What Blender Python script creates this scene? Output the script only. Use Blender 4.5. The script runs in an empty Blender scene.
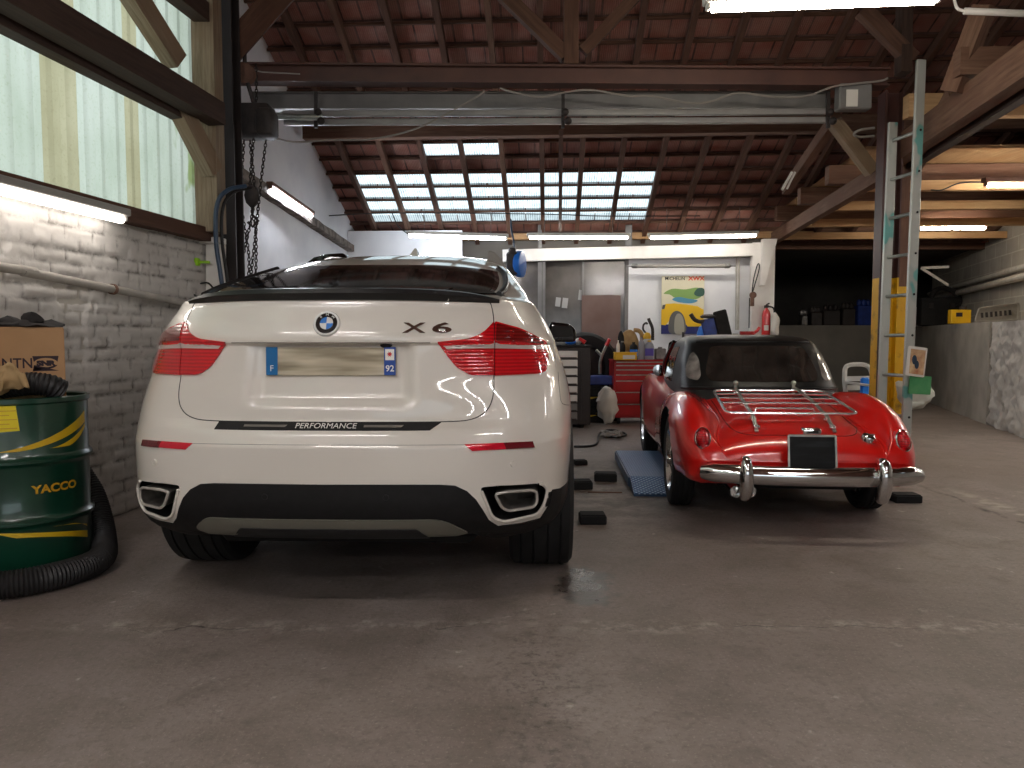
import bpy, bmesh, math, random
from mathutils import Vector, Matrix, noise, Euler
from mathutils.bvhtree import BVHTree
from mathutils.geometry import tessellate_polygon
from mathutils.interpolate import poly_3d_calc
random.seed(7)
SC = bpy.context.scene
COL = SC.collection
# ---------------------------------------------------------------- camera constants (26 mm phone lens, 1024x768)
F, CXP, CYP, HOR, CAMH = 740.0, 512.0, 384.0, 338.0, 1.16
PITCH = math.atan((CYP - HOR) / F)
CAM = Vector((0, 0, CAMH))
def ray(u, v):
    cx, cy = (u - CXP) / F, (CYP - v) / F
    c, s = math.cos(PITCH), math.sin(PITCH)
    return Vector((cx, c + cy * s, -s + cy * c))
def at(u, v, Y):
    "point of the place seen at picture position u, v at the distance Y into the hall"
    d = ray(u, v)
    return CAM + d * (Y / d.y)
def ground(u, v, z=0.0):
    d = ray(u, v)
    return CAM + d * ((z - CAMH) / d.z)
V = Vector
PI = math.pi
ROOT = {}
# ---------------------------------------------------------------- colours, materials
def lin(c):
    if isinstance(c, str):
        c = c.lstrip('#'); c = [int(c[i:i + 2], 16) / 255 for i in (0, 2, 4)]
    return tuple((x / 12.92 if x <= .04045 else ((x + .055) / 1.055) ** 2.4) for x in c) + (1.0,)
class NT:
    def __init__(s, name):
        s.m = bpy.data.materials.new(name); s.m.use_nodes = True
        s.t = s.m.node_tree; s.n = s.t.nodes; s.n.clear()
        s.out = s.n.new('ShaderNodeOutputMaterial')
    def node(s, typ, **kw):
        n = s.n.new('ShaderNode' + typ)
        ins = kw.pop('ins', {})
        for k, v in kw.items(): setattr(n, k, v)
        for k, v in ins.items(): s.set(n, k, v)
        return n
    def set(s, n, k, v):
        sock = n.inputs[k]
        if hasattr(v, 'is_output') or isinstance(v, bpy.types.NodeSocket): s.t.links.new(v, sock)
        else: sock.default_value = v
    def bsdf(s, **ins):
        b = s.node('BsdfPrincipled', ins={k.replace('_', ' '): v for k, v in ins.items()})
        s.t.links.new(b.outputs[0], s.out.inputs[0]); return b
    def coord(s, which='Object', scale=(1, 1, 1), loc=(0, 0, 0), rot=(0, 0, 0)):
        c = s.node('TexCoord'); m = s.node('Mapping', ins={'Scale': scale, 'Location': loc, 'Rotation': rot, 'Vector': c.outputs[which]})
        return m.outputs[0]
    def noise(s, vec, scale, detail=4, rough=.55, dist=0):
        return s.node('TexNoise', ins={'Vector': vec, 'Scale': scale, 'Detail': detail, 'Roughness': rough, 'Distortion': dist}).outputs[0]
    def ramp(s, fac, stops):
        r = s.node('ValToRGB', ins={'Fac': fac}); e = r.color_ramp.elements
        while len(e) < len(stops): e.new(.5)
        for k, (p, c) in enumerate(stops):
            e[k].position = p; e[k].color = c if len(c) == 4 else tuple(c) + (1,)
        return r.outputs[0]
    def mix(s, fac, a, b, blend='MIX'):
        n = s.node('Mix', data_type='RGBA', blend_type=blend)
        for k, v in ((0, fac), (6, a), (7, b)):
            if isinstance(v, bpy.types.NodeSocket): s.t.links.new(v, n.inputs[k])
            else: n.inputs[k].default_value = v
        return n.outputs[2]
    def math(s, op, a, b=0.0, c=0.0, clamp=False):
        n = s.node('Math', operation=op, use_clamp=clamp)
        for k, v in enumerate((a, b, c)):
            if isinstance(v, bpy.types.NodeSocket): s.t.links.new(v, n.inputs[k])
            else: n.inputs[k].default_value = v
        return n.outputs[0]
    def bump(s, h, strength=.3, dist=.01, normal=None):
        n = s.node('Bump', ins={'Height': h, 'Strength': strength, 'Distance': dist})
        if normal is not None: s.t.links.new(normal, n.inputs['Normal'])
        return n.outputs[0]
BW = lambda a: (a, a, a, 1)
def mat(name, c1, c2=None, scale=6, rough=.6, metal=0, coat=0, bump=0, bscale=None, rvar=0, spec=.5, lo=.35, hi=.65, coord='Object', cscale=(1, 1, 1), alpha=None):
    t = NT(name)
    b = t.bsdf(Roughness=rough, Metallic=metal, Coat_Weight=coat, Coat_Roughness=.04)
    b.inputs['Specular IOR Level'].default_value = spec
    vec = t.coord(coord, cscale)
    if c2 is not None:
        n = t.noise(vec, scale, 5)
        t.set(b, 'Base Color', t.ramp(n, [(lo, lin(c1)), (hi, lin(c2))]))
    else:
        n = t.noise(vec, scale, 3)
        a = lin(c1)
        t.set(b, 'Base Color', t.mix(n, tuple(x * .93 for x in a[:3]) + (1,), tuple(min(1, x * 1.05) for x in a[:3]) + (1,)))
    if rvar: t.set(b, 'Roughness', t.math('ADD', t.math('MULTIPLY', t.noise(vec, scale * 1.7, 4), rvar), rough - rvar * .5))
    if bump: t.set(b, 'Normal', t.bump(t.noise(vec, bscale or scale * 4, 5), bump, .01))
    return t.m
def emit(name, c, strength):
    t = NT(name); e = t.node('Emission', ins={'Color': lin(c), 'Strength': strength})
    t.t.links.new(e.outputs[0], t.out.inputs[0]); return t.m
# ---------------------------------------------------------------- mesh builder
def frame(p, q, up=V((0, 0, 1))):
    z = (V(q) - V(p)).normalized()
    if abs(z.dot(up)) > .99: up = V((0, 1, 0))
    x = up.cross(z).normalized(); y = z.cross(x)
    return x, y, z
class MB:
    def __init__(s): s.v = []; s.f = []; s.m = []; s.uv = {}; s.cur = 0
    def add(s, vs, fs, M=None, uvs=None):
        o = len(s.v)
        s.v += [(M @ V(p)) if M else V(p) for p in vs]
        for k, f in enumerate(fs):
            if uvs: s.uv[len(s.f)] = uvs[k]
            s.f.append([i + o for i in f]); s.m.append(s.cur)
        return s
    def box(s, c, d, R=None):
        x, y, z = d[0] / 2, d[1] / 2, d[2] / 2
        M = Matrix.Translation(V(c)) @ (R.to_4x4() if R is not None else Matrix())
        vs = [(-x, -y, -z), (x, -y, -z), (x, y, -z), (-x, y, -z), (-x, -y, z), (x, -y, z), (x, y, z), (-x, y, z)]
        return s.add(vs, [(0, 3, 2, 1), (4, 5, 6, 7), (0, 1, 5, 4), (1, 2, 6, 5), (2, 3, 7, 6), (3, 0, 4, 7)], M)
    def box2(s, a, b):
        a, b = V(a), V(b)
        return s.box((a + b) / 2, [abs(x) for x in (b - a)])
    def beam(s, p, q, w, h, up=V((0, 0, 1)), n=1, wob=0):
        "timber of width w and height h from p to q with a length-wise uv"
        p, q = V(p), V(q); x, y, z = frame(p, q, up); L = (q - p).length
        rings = []; sd = random.random() * 20
        for k in range(n + 1):
            c = p.lerp(q, k / n)
            ring = []
            for i, (a, b) in enumerate(((-1, -1), (1, -1), (1, 1), (-1, 1))):
                ja = 1 + wob * noise.noise(V((k * .7 + sd, i * 3.1, 1)))
                jb = 1 + wob * noise.noise(V((k * .7 + sd, i * 3.1, 7)))
                ring.append(c + x * (a * w / 2 * ja) + y * (b * h / 2 * jb))
            rings.append(ring)
        vs = [p_ for r in rings for p_ in r]; fs = []; uv = []
        for k in range(n):
            u0, u1 = L * k / n + sd, L * (k + 1) / n + sd; acc = 0
            for i in range(4):
                j = (i + 1) % 4; wd = w if i % 2 == 0 else h
                fs.append((4 * k + i, 4 * k + j, 4 * k + 4 + j, 4 * k + 4 + i)); uv.append([(u0, acc), (u0, acc + wd), (u1, acc + wd), (u1, acc)]); acc += wd
        e = 4 * n
        fs += [(3, 2, 1, 0), (e, e + 1, e + 2, e + 3)]; uv += [[(0, 0), (w, 0), (w, h), (0, h)]] * 2
        return s.add(vs, fs, None, uv)
    def ibeam(s, p, q, w, h, tf=.014, tw=.012, up=V((0, 0, 1))):
        p, q = V(p), V(q); x, y, z = frame(p, q, up)
        pr = [(-w/2, -h/2), (w/2, -h/2), (w/2, -h/2+tf), (tw/2, -h/2+tf), (tw/2, h/2-tf), (w/2, h/2-tf), (w/2, h/2), (-w/2, h/2), (-w/2, h/2-tf), (-tw/2, h/2-tf), (-tw/2, -h/2+tf), (-w/2, -h/2+tf)]
        n = len(pr)
        vs = [c + x * a + y * b for c in (p, q) for a, b in pr]
        fs = [(i, (i + 1) % n, n + (i + 1) % n, n + i) for i in range(n)]
        for o in (0, n): fs += [(o, o+1, o+2, o+11), (o+11, o+2, o+3, o+10), (o+10, o+3, o+4, o+9), (o+9, o+4, o+5, o+8), (o+8, o+5, o+6, o+7)]
        return s.add(vs, fs)
    def tube(s, pts, r, seg=8, closed=False, caps=True):
        pts = [V(p) for p in pts]; n = len(pts); rs = r if isinstance(r, (list, tuple)) else [r] * n
        vs = []; prev = None
        for i, p in enumerate(pts):
            a = pts[i - 1] if (i > 0 or closed) else p; b = pts[(i + 1) % n] if (i < n - 1 or closed) else p
            t = (b - a).normalized() if (b - a).length > 1e-9 else V((0, 0, 1))
            if prev is None:
                up = V((0, 0, 1)) if abs(t.z) < .9 else V((1, 0, 0)); x = up.cross(t).normalized()
            else:
                x = (prev - t * prev.dot(t)); x = x.normalized() if x.length > 1e-6 else V((1, 0, 0))
            prev = x; y = t.cross(x)
            for k in range(seg):
                an = 2 * PI * k / seg; vs.append(p + (x * math.cos(an) + y * math.sin(an)) * rs[i])
        fs = []
        for i in range(n if closed else n - 1):
            j = (i + 1) % n
            for k in range(seg): fs.append((i*seg+k, i*seg+(k+1) % seg, j*seg+(k+1) % seg, j*seg+k))
        if caps and not closed: fs += [tuple(range(seg))[::-1], tuple((n-1)*seg+k for k in range(seg))]
        return s.add(vs, fs)
    def lathe(s, prof, seg=24, M=None, cap=True, a0=0, a1=2 * PI):
        full = abs(a1 - a0 - 2 * PI) < 1e-6; ns = seg if full else seg + 1
        vs = [(r * math.cos(a0 + (a1-a0) * k / seg), r * math.sin(a0 + (a1-a0) * k / seg), z) for r, z in prof for k in range(ns)]
        fs = []
        for i in range(len(prof) - 1):
            for k in range(seg):
                j = (k + 1) % ns
                fs.append((i*ns+k, i*ns+j, (i+1)*ns+j, (i+1)*ns+k))
        if cap and full:
            if prof[0][0] > 1e-6: fs.append(tuple(range(ns))[::-1])
            if prof[-1][0] > 1e-6: fs.append(tuple((len(prof)-1)*ns+k for k in range(ns)))
        return s.add(vs, fs, M)
    def prism(s, poly, depth, M=None):
        n = len(poly)
        vs = [(x, y, 0) for x, y in poly] + [(x, y, depth) for x, y in poly]
        fs = [tuple(range(n))[::-1], tuple(range(n, 2 * n))] + [(i, (i+1) % n, n+(i+1) % n, n+i) for i in range(n)]
        return s.add(vs, fs, M)
    def ball(s, c, r, seg=16, rings=10, R=None):
        if not hasattr(r, '__len__'): r = (r, r, r)
        M = Matrix.Translation(V(c)) @ (R.to_4x4() if R is not None else Matrix())
        vs = [(0, 0, -r[2])]; fs = []
        for i in range(1, rings):
            t = PI * i / rings - PI / 2
            for k in range(seg):
                a = 2 * PI * k / seg; vs.append((r[0]*math.cos(t)*math.cos(a), r[1]*math.cos(t)*math.sin(a), r[2]*math.sin(t)))
        vs.append((0, 0, r[2])); e = len(vs) - 1
        for k in range(seg): fs.append((0, 1+(k+1) % seg, 1+k)); fs.append((e, e-seg+k, e-seg+(k+1) % seg))
        for i in range(rings - 2):
            for k in range(seg): fs.append((1+i*seg+k, 1+i*seg+(k+1) % seg, 1+(i+1)*seg+(k+1) % seg, 1+(i+1)*seg+k))
        return s.add(vs, fs, M)
    def text(s, body, size, depth=.002, M=None, sx=1, font_fn=None, align='CENTER', bold=0):
        cu = bpy.data.curves.new('t', 'FONT'); cu.body = body; cu.size = size; cu.extrude = depth; cu.align_x = align; cu.align_y = 'CENTER'; cu.offset = bold
        cu.resolution_u = 3
        ob = bpy.data.objects.new('t', cu); COL.objects.link(ob)
        dg = bpy.context.evaluated_depsgraph_get(); dg.update()
        me = bpy.data.meshes.new_from_object(ob.evaluated_get(dg))
        vs = [V((p.co.x * sx, p.co.y, p.co.z)) for p in me.vertices]
        if font_fn: vs = [font_fn(p) for p in vs]
        s.add(vs, [tuple(p.vertices) for p in me.polygons], M)
        bpy.data.objects.remove(ob); bpy.data.curves.remove(cu); bpy.data.meshes.remove(me)
        return s
    def build(s, name, mats, parent=None, world=True, smooth=35, bevel=0, bseg=1, loc=None, clean=False):
        me = bpy.data.meshes.new(name)
        vs = s.v
        if parent is not None and world: Mi = ROOT[parent].inverted(); vs = [Mi @ p for p in vs]
        if loc is not None: vs = [p - V(loc) for p in vs]
        me.from_pydata([tuple(p) for p in vs], [], s.f)
        mats = mats if isinstance(mats, (list, tuple)) else [mats]
        for m in mats: me.materials.append(m)
        if len(mats) > 1: me.polygons.foreach_set('material_index', s.m)
        if s.uv:
            ul = me.uv_layers.new(name='UVMap')
            for fi, uv in s.uv.items():
                for li, c in zip(me.polygons[fi].loop_indices, uv): ul.data[li].uv = c
        bm = bmesh.new(); bm.from_mesh(me)
        if clean: bmesh.ops.remove_doubles(bm, verts=bm.verts, dist=1e-5)
        if bevel:
            ed = [e for e in bm.edges if len(e.link_faces) == 2 and e.calc_face_angle(0) > .5]
            bmesh.ops.bevel(bm, geom=ed, offset=bevel, segments=bseg, profile=.5, affect='EDGES', clamp_overlap=True)
        bmesh.ops.recalc_face_normals(bm, faces=bm.faces)
        bm.to_mesh(me); bm.free()
        if smooth:
            me.polygons.foreach_set('use_smooth', [True] * len(me.polygons)); me.set_sharp_from_angle(angle=math.radians(smooth))
        ob = bpy.data.objects.new(name, me); COL.objects.link(ob)
        if loc is not None: ob.location = loc
        ROOT[ob] = Matrix.Translation(V(loc)) if loc is not None else (ROOT[parent].copy() if parent else Matrix())
        if parent: ob.parent = parent
        return ob
def tag(o, label=None, cat=None, group=None, kind=None):
    for k, v in (('label', label), ('category', cat), ('group', group), ('kind', kind)):
        if v: o[k] = v
    return o
def thing(name, label, cat, loc=(0, 0, 0), group=None, rz=0.0):
    o = bpy.data.objects.new(name, None); COL.objects.link(o)
    o.empty_display_size = .1
    o.location = loc; o.rotation_euler = (0, 0, rz)
    ROOT[o] = Matrix.Translation(V(loc)) @ Matrix.Rotation(rz, 4, 'Z')
    return tag(o, label, cat, group)
def struct(o): o['kind'] = 'structure'; return o
def setmesh(ob, loc): pass
def mesh_thing(mb, name, m, label, cat, loc, group=None, **kw):
    return tag(mb.build(name, m, loc=loc, **kw), label, cat, group)
# ---------------------------------------------------------------- curves in numbers
def pchip(xs, ys):
    n = len(xs); h = [xs[i+1]-xs[i] for i in range(n-1)]; d = [(ys[i+1]-ys[i])/h[i] for i in range(n-1)]
    m = [d[0]] + [0]*(n-2) + [d[-1]]
    for i in range(1, n-1):
        if d[i-1]*d[i] > 0:
            w1, w2 = 2*h[i]+h[i-1], h[i]+2*h[i-1]; m[i] = (w1+w2)/(w1/d[i-1]+w2/d[i])
    def fn(x):
        if x <= xs[0]: return ys[0]
        if x >= xs[-1]: return ys[-1]
        i = 0
        while x > xs[i+1]: i += 1
        t = (x-xs[i])/h[i]; t2, t3 = t*t, t*t*t
        return (2*t3-3*t2+1)*ys[i]+(t3-2*t2+t)*h[i]*m[i]+(-2*t3+3*t2)*ys[i+1]+(t3-t2)*h[i]*m[i+1]
    return fn
def smooth_line(pts, n=8, closed=False):
    pts = [V(p) for p in pts]; N = len(pts); out = []
    for i in range(N if closed else N - 1):
        p1, p2 = pts[i], pts[(i+1) % N]
        p0 = pts[i-1] if (i > 0 or closed) else p1*2-p2
        p3 = pts[(i+2) % N] if (i+2 < N or closed) else p2*2-p1
        for k in range(n):
            t = k/n
            out.append(.5*((2*p1)+(p2-p0)*t+(2*p0-5*p1+4*p2-p3)*t*t+(3*p1-p0-3*p2+p3)*t**3))
    if not closed: out.append(pts[-1])
    return out
def rpoly(pts, r, seg=5):
    "polygon with rounded corners; r is one radius or one per corner"
    n = len(pts); out = []
    for i in range(n):
        p = V(pts[i]).to_2d(); a = V(pts[i-1]).to_2d()-p; b = V(pts[(i+1) % n]).to_2d()-p
        rr = r[i] if isinstance(r, (list, tuple)) else r
        la, lb = a.length, b.length; q = min(rr, la*.48, lb*.48)
        if q < 1e-6: out.append((p.x, p.y)); continue
        s, e = p+a/la*q, p+b/lb*q
        for k in range(seg+1):
            t = k/seg; c = s*(1-t)**2+p*2*t*(1-t)+e*t*t; out.append((c.x, c.y))
    return out
def sstep(a, b, x):
    t = max(0, min(1, (x-a)/(b-a))); return t*t*(3-2*t)
# ---------------------------------------------------------------- patches that lie on a curved body
def patch(poly, proj, step, off, skirt=.012, mb=None, mirror=False):
    bm = bmesh.new()
    pv = [bm.verts.new((x, y, 0)) for x, y in poly]
    for a, b, c in tessellate_polygon([[V((x, y, 0)) for x, y in poly]]):
        try: bm.faces.new((pv[a], pv[b], pv[c]))
        except ValueError: pass
    bmesh.ops.recalc_face_normals(bm, faces=bm.faces)
    for ax in (0, 1):
        lo = min(p[ax] for p in poly); hi = max(p[ax] for p in poly); k = lo + step
        while k < hi - 1e-9:
            co = [0, 0, 0]; co[ax] = k; no = [0, 0, 0]; no[ax] = 1
            bmesh.ops.bisect_plane(bm, geom=bm.verts[:]+bm.edges[:]+bm.faces[:], dist=1e-7, plane_co=co, plane_no=no); k += step
    bm.verts.index_update(); bm.verts.ensure_lookup_table()
    hits = [proj(v.co.x, v.co.y) for v in bm.verts]
    top = [p+n*off for p, n in hits]; bot = {}
    vs = list(top); fs = []
    for fc in bm.faces: fs.append([v.index for v in fc.verts])
    for e in bm.edges:
        if len(e.link_faces) == 1:
            a, b = e.verts[0].index, e.verts[1].index
            for i in (a, b):
                if i not in bot: bot[i] = len(vs); vs.append(hits[i][0]-hits[i][1]*skirt)
            fs.append([a, b, bot[b], bot[a]])
    bm.free()
    mb = mb or MB()
    mb.add(vs, fs)
    if mirror: mb.add([V((-p.x, p.y, p.z)) for p in vs], [f[::-1] for f in fs])
    return mb
def mirrored(mb):
    r = MB(); r.v = [V((-p.x, p.y, p.z)) for p in mb.v]; r.f = [f[::-1] for f in mb.f]; r.m = list(mb.m); return r
def bvh_of(mb): return BVHTree.FromPolygons([tuple(p) for p in mb.v], mb.f)
def cam_proj(bvh, root):
    Mi = ROOT[root].inverted(); o = Mi @ CAM
    def pr(u, v):
        d = (Mi.to_3x3() @ ray(u, v)).normalized()
        p, n, i, dist = bvh.ray_cast(o, d)
        if p is None:
            best = o + d * o.length
            p, n, i, dist = bvh.find_nearest(best)
        if n.dot(d) > 0: n = -n
        return p, n
    return pr
def dir_proj(bvh, ax, sign):
    "ax 'y': parameters x, z seen from behind; 'x': parameters y, z seen from a side; 'z': x, y seen from above"
    def pr(a, b):
        if ax == 'y': o, d = V((a, -sign*6, b)), V((0, sign, 0))
        elif ax == 'x': o, d = V((sign*6, a, b)), V((-sign, 0, 0))
        else: o, d = V((a, b, 6)), V((0, 0, -1))
        p, n, i, dist = bvh.ray_cast(o, d)
        if p is None:
            p, n, i, dist = bvh.find_nearest(o + d * 5.5)
        if n.dot(d) > 0: n = -n
        return p, n
    return pr
def stack_shell(zs, outline):
    "closed shell from horizontal outlines stacked upward"
    mb = MB(); rings = [outline(z) for z in zs]; n = len(rings[0]); vs = [p for r in rings for p in r]; fs = []
    for k in range(len(rings)-1):
        for i in range(n): fs.append((k*n+i, k*n+(i+1) % n, (k+1)*n+(i+1) % n, (k+1)*n+i))
    for k, rev in ((0, True), (len(rings)-1, False)):
        c = len(vs); vs.append(sum((V(p) for p in rings[k]), V())/n)
        for i in range(n):
            t = (k*n+i, k*n+(i+1) % n, c); fs.append(t[::-1] if rev else t)
    return mb.add(vs, fs)
def boolean_cut(ob, cutters):
    for c in cutters:
        m = ob.modifiers.new('b', 'BOOLEAN'); m.operation = 'DIFFERENCE'; m.solver = 'EXACT'; m.object = c
    dg = bpy.context.evaluated_depsgraph_get(); dg.update()
    me = bpy.data.meshes.new_from_object(ob.evaluated_get(dg))
    ob.modifiers.clear(); old = ob.data; ob.data = me
    for c in cutters:
        d = c.data; bpy.data.objects.remove(c); bpy.data.meshes.remove(d)
    bpy.data.meshes.remove(old)
    return me
def skin_normals(me, shell, limit=28):
    "shade a cut body with the normals of its uncut shell, so that the cuts leave no smears"
    bm = bmesh.new(); vs = [bm.verts.new(p) for p in shell.v]
    for f in shell.f:
        try: bm.faces.new([vs[i] for i in f])
        except ValueError: pass
    bmesh.ops.recalc_face_normals(bm, faces=bm.faces); bm.normal_update(); bm.faces.ensure_lookup_table()
    bv = BVHTree.FromBMesh(bm); lim = math.cos(math.radians(limit)); out = [V((0, 0, 1))] * len(me.loops); cache = {}
    for p in me.polygons:
        for li in p.loop_indices:
            vi = me.loops[li].vertex_index
            if vi not in cache:
                co = me.vertices[vi].co; loc, n, fi, d = bv.find_nearest(co)
                fv = bm.faces[fi].verts; w = poly_3d_calc([x.co for x in fv], loc); cache[vi] = (sum((x.normal * k for x, k in zip(fv, w)), V()).normalized(), d)
            n, d = cache[vi]
            out[li] = n if (d < .004 and n.dot(p.normal) > lim) else p.normal
    bm.free(); me.normals_split_custom_set(out)
def copy_tree(o, parent=None):
    c = o.copy(); COL.objects.link(c)
    if parent: c.parent = parent
    for ch in [x for x in bpy.data.objects if x.parent == o]: copy_tree(ch, c)
    return c
# ================================================================ materials
M = {}
M['white_paint'] = mat('white_car_paint', '#e2dcd2', rough=.32, coat=1, spec=.5, scale=2)
M['red_paint'] = mat('red_car_paint', '#d5140f', rough=.3, coat=1, scale=2)
M['black_plastic'] = mat('black_plastic', '#0d0c0d', '#131213', scale=30, rough=.6, spec=.3, bump=.05, bscale=200)
M['gloss_black'] = mat('gloss_black', '#0a0a0b', rough=.12, coat=1)
M['matt_black'] = mat('matt_black', '#121112', '#1c1a1a', scale=12, rough=.8)
M['well'] = mat('well_and_shade_black', '#0c0b0b', rough=.9)
M['dark_glass'] = mat('tinted_glass', '#0d0a09', rough=.06, coat=0, spec=.5)
M['vinyl'] = mat('black_vinyl', '#0b0a0b', '#121111', scale=9, rough=.42, bump=.15, bscale=14, spec=.3)
M['clear_vinyl'] = mat('clouded_vinyl_window', '#161413', '#322d2a', scale=5, rough=.05, coat=1, bump=.6, bscale=4)
M['pale_vinyl'] = mat('pale_clouded_vinyl', '#5f5b58', '#98938f', scale=9, rough=.08, coat=1, bump=.35, bscale=9)
M['rubber'] = mat('tyre_rubber', '#0d0c0d', '#151414', scale=20, rough=.75)
M['rubber_block'] = mat('black_rubber', '#0a090a', '#100f0f', scale=15, rough=.85)
M['chrome'] = mat('chrome', '#e0e0e0', rough=.07, metal=1, scale=3)
M['lip'] = mat('spoiler_black', '#0a090a', rough=.35)
M['tip_rim'] = mat('bright_tip_rim', '#c4bfb7', rough=.3, metal=.4)
M['tip'] = mat('sooty_steel_tip', '#8f8a84', '#b5b0a8', scale=14, rough=.3, metal=.75)
M['alu'] = mat('worn_aluminium', '#8f9690', '#b9bcb4', scale=9, rough=.42, metal=.85)
M['rail_grey'] = mat('pale_grey_rail', '#8b8988', '#9a9896', scale=5, rough=.4)
M['plate_worn'] = mat('worn_grey_plate', '#857f76', '#9a948a', scale=9, rough=.5)
M['steel'] = mat('dull_steel', '#6f6d6c', '#8c8a88', scale=12, rough=.45, metal=.8)
M['grey_plastic'] = mat('grey_plastic', '#77726b', rough=.5)
M['skid'] = mat('grey_skid_plate', '#6c6a60', rough=.5, metal=.2)
def light_red(name, c, r=.12):
    t = NT(name)
    vec = t.coord('Object')
    w = t.node('TexWave', wave_type='BANDS', bands_direction='Z', ins={'Vector': vec, 'Scale': 22, 'Distortion': .4, 'Detail': 1})
    b = t.bsdf(Roughness=r, Coat_Weight=1.0, Coat_Roughness=.03)
    a = lin(c)
    t.set(b, 'Base Color', t.mix(w.outputs[1], tuple(x*.62 for x in a[:3])+(1,), a))
    t.set(b, 'Normal', t.bump(w.outputs[1], .25, .004))
    return t.m
M['lamp_red'] = light_red('red_lens', '#d8101c')
M['lamp_dark'] = light_red('dark_red_lens', '#7e1212')
M['lamp_clear'] = mat('frosted_lens', '#c9b9b4', rough=.2, coat=1)
M['reflector'] = mat('red_reflector', '#d0102c', rough=.15, coat=1)
M['reflector_dark'] = mat('dark_reflector', '#6a0a18', rough=.15, coat=1)
M['blue_badge'] = mat('badge_blue', '#1c6fc4', rough=.2, coat=1)
M['white_badge'] = mat('badge_white', '#e6e6e2', rough=.2, coat=1)
M['plate_blue'] = mat('plate_blue', '#0d66a2', rough=.3)
M['plate_blue2'] = mat('plate_deep_blue', '#17469c', rough=.3)
M['white'] = mat('white_plastic', '#dedad2', rough=.45)
M['letter_white'] = mat('white_lettering', '#f0eee8', rough=.5)
M['red_plastic'] = mat('red_plastic', '#c41f22', rough=.4)
M['red_metal'] = mat('red_enamel', '#9c1418', '#b01a1c', scale=4, rough=.35, coat=.5)
M['yellow'] = mat('yellow_paint', '#d9b410', rough=.45)
M['yellow_plastic'] = mat('yellow_plastic', '#e0b01c', rough=.4)
M['blue_plastic'] = mat('blue_plastic', '#1f6fd0', rough=.35)
M['navy'] = mat('navy_plastic', '#152c6e', '#1e3c8c', scale=8, rough=.5)
M['grey_bottle'] = mat('grey_bottle', '#8b8d96', rough=.35)
M['purple'] = mat('purple_label', '#4b3f98', rough=.4)
M['beige'] = mat('beige_hide', '#9b7a4e', '#b59768', scale=10, rough=.6)
M['green_paint'] = mat('dark_green_enamel', '#0a3325', '#0d3d2c', scale=5, rough=.28, coat=.6)
M['drum_yellow'] = mat('drum_yellow', '#d6b01c', rough=.4, coat=.3)
M['gold'] = mat('drum_gold_lettering', '#c79a22', rough=.4)
M['label_yellow'] = mat('yellow_sticker', '#e4d01a', rough=.5)
M['card'] = mat('cardboard', '#a4805a', '#b28c66', scale=3, rough=.85, bump=.06, bscale=60)
M['ink'] = mat('dark_print', '#2c1d26', rough=.8)
M['paper_brown'] = mat('crumpled_kraft_paper', '#9b8058', '#b99c70', scale=6, rough=.85, bump=.5, bscale=14)
M['hose_black'] = mat('black_corrugated_hose', '#161516', '#222021', scale=10, rough=.55)
M['cloth_black'] = mat('black_cloth', '#171515', '#242020', scale=12, rough=.9)
M['wall_white'] = mat('white_render', '#dfe0e4', '#ebecee', scale=2, rough=.85, bump=.1, bscale=30)
M['plaster'] = mat('grey_white_plaster', '#a9a49b', '#c2bdb4', scale=2.2, rough=.9, bump=.25, bscale=14)
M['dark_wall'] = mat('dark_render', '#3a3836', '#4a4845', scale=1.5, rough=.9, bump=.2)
M['grey_wall'] = mat('grey_render', '#6f6b64', '#7f7a72', scale=1.5, rough=.9, bump=.2)
M['white_wood'] = mat('white_gloss_timber', '#dad6d0', '#e6e3dd', scale=4, rough=.5)
M['steel_brown'] = mat('brown_painted_steel', '#4a302a', '#5c3d33', scale=3, rough=.5, bump=.1)
M['steel_post'] = mat('oxide_red_steel', '#39221f', '#4a2c27', scale=4, rough=.5, bump=.1)
M['steel_grey'] = mat('grey_painted_steel', '#6a6867', '#7b7977', scale=4, rough=.45)
M['steel_dark'] = mat('dark_painted_steel', '#221c1b', '#2e2624', scale=4, rough=.6)
M['post_yellow'] = mat('chipped_yellow_paint', '#8a6a1c', '#d2a312', scale=7, rough=.55, lo=.3, hi=.45, bump=.1)
M['rust'] = mat('rusty_brown', '#5a4034', '#77594a', scale=8, rough=.8, bump=.2)
M['cable_grey'] = mat('grey_cable', '#8b8680', rough=.6)
M['cable_black'] = mat('black_cable', '#141313', rough=.6)
M['pipe_paint'] = mat('painted_pipe', '#a8a39b', '#bdb8b0', scale=7, rough=.7, bump=.25)
M['lamp_white'] = mat('lamp_housing', '#d6d4cc', rough=.5)
M['lamp_grey'] = mat('lamp_housing_grey', '#8d8a85', rough=.5)
M['tube_off'] = mat('unlit_tube', '#e2e0da', rough=.3)
M['tube_on'] = emit('lit_tube', '#fff8ee', 24)
M['tube_left'] = emit('lit_tube_left', '#fff6ec', 7.5)
M['tube_added'] = emit('lit_tube_added', '#fff8f6', 47)  # tubes of the unseen lamps added at the front and right
M['tube_cool'] = emit('lit_tube_cool', '#f0f5ff', 42)
M['tube_ledge'] = emit('lit_tube_ledge', '#f0f5ff', 85)
M['tube_warm'] = emit('lit_tube_warm', '#fff4e0', 55)
M['chain'] = mat('hoist_chain', '#2b2827', '#45403d', scale=30, rough=.5, metal=.6)
M['cast'] = mat('cast_iron', '#262221', '#3a3331', scale=10, rough=.6, bump=.2)
M['hose_blue'] = mat('blue_grey_hose', '#2a3f56', rough=.4)
M['fire_red'] = mat('extinguisher_red', '#c31a1e', rough=.3, coat=.6)
M['plastic_white2'] = mat('white_garden_plastic', '#b9b8b4', rough=.5)
M['paper'] = mat('white_paper', '#d8d4cc', rough=.8)
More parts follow.
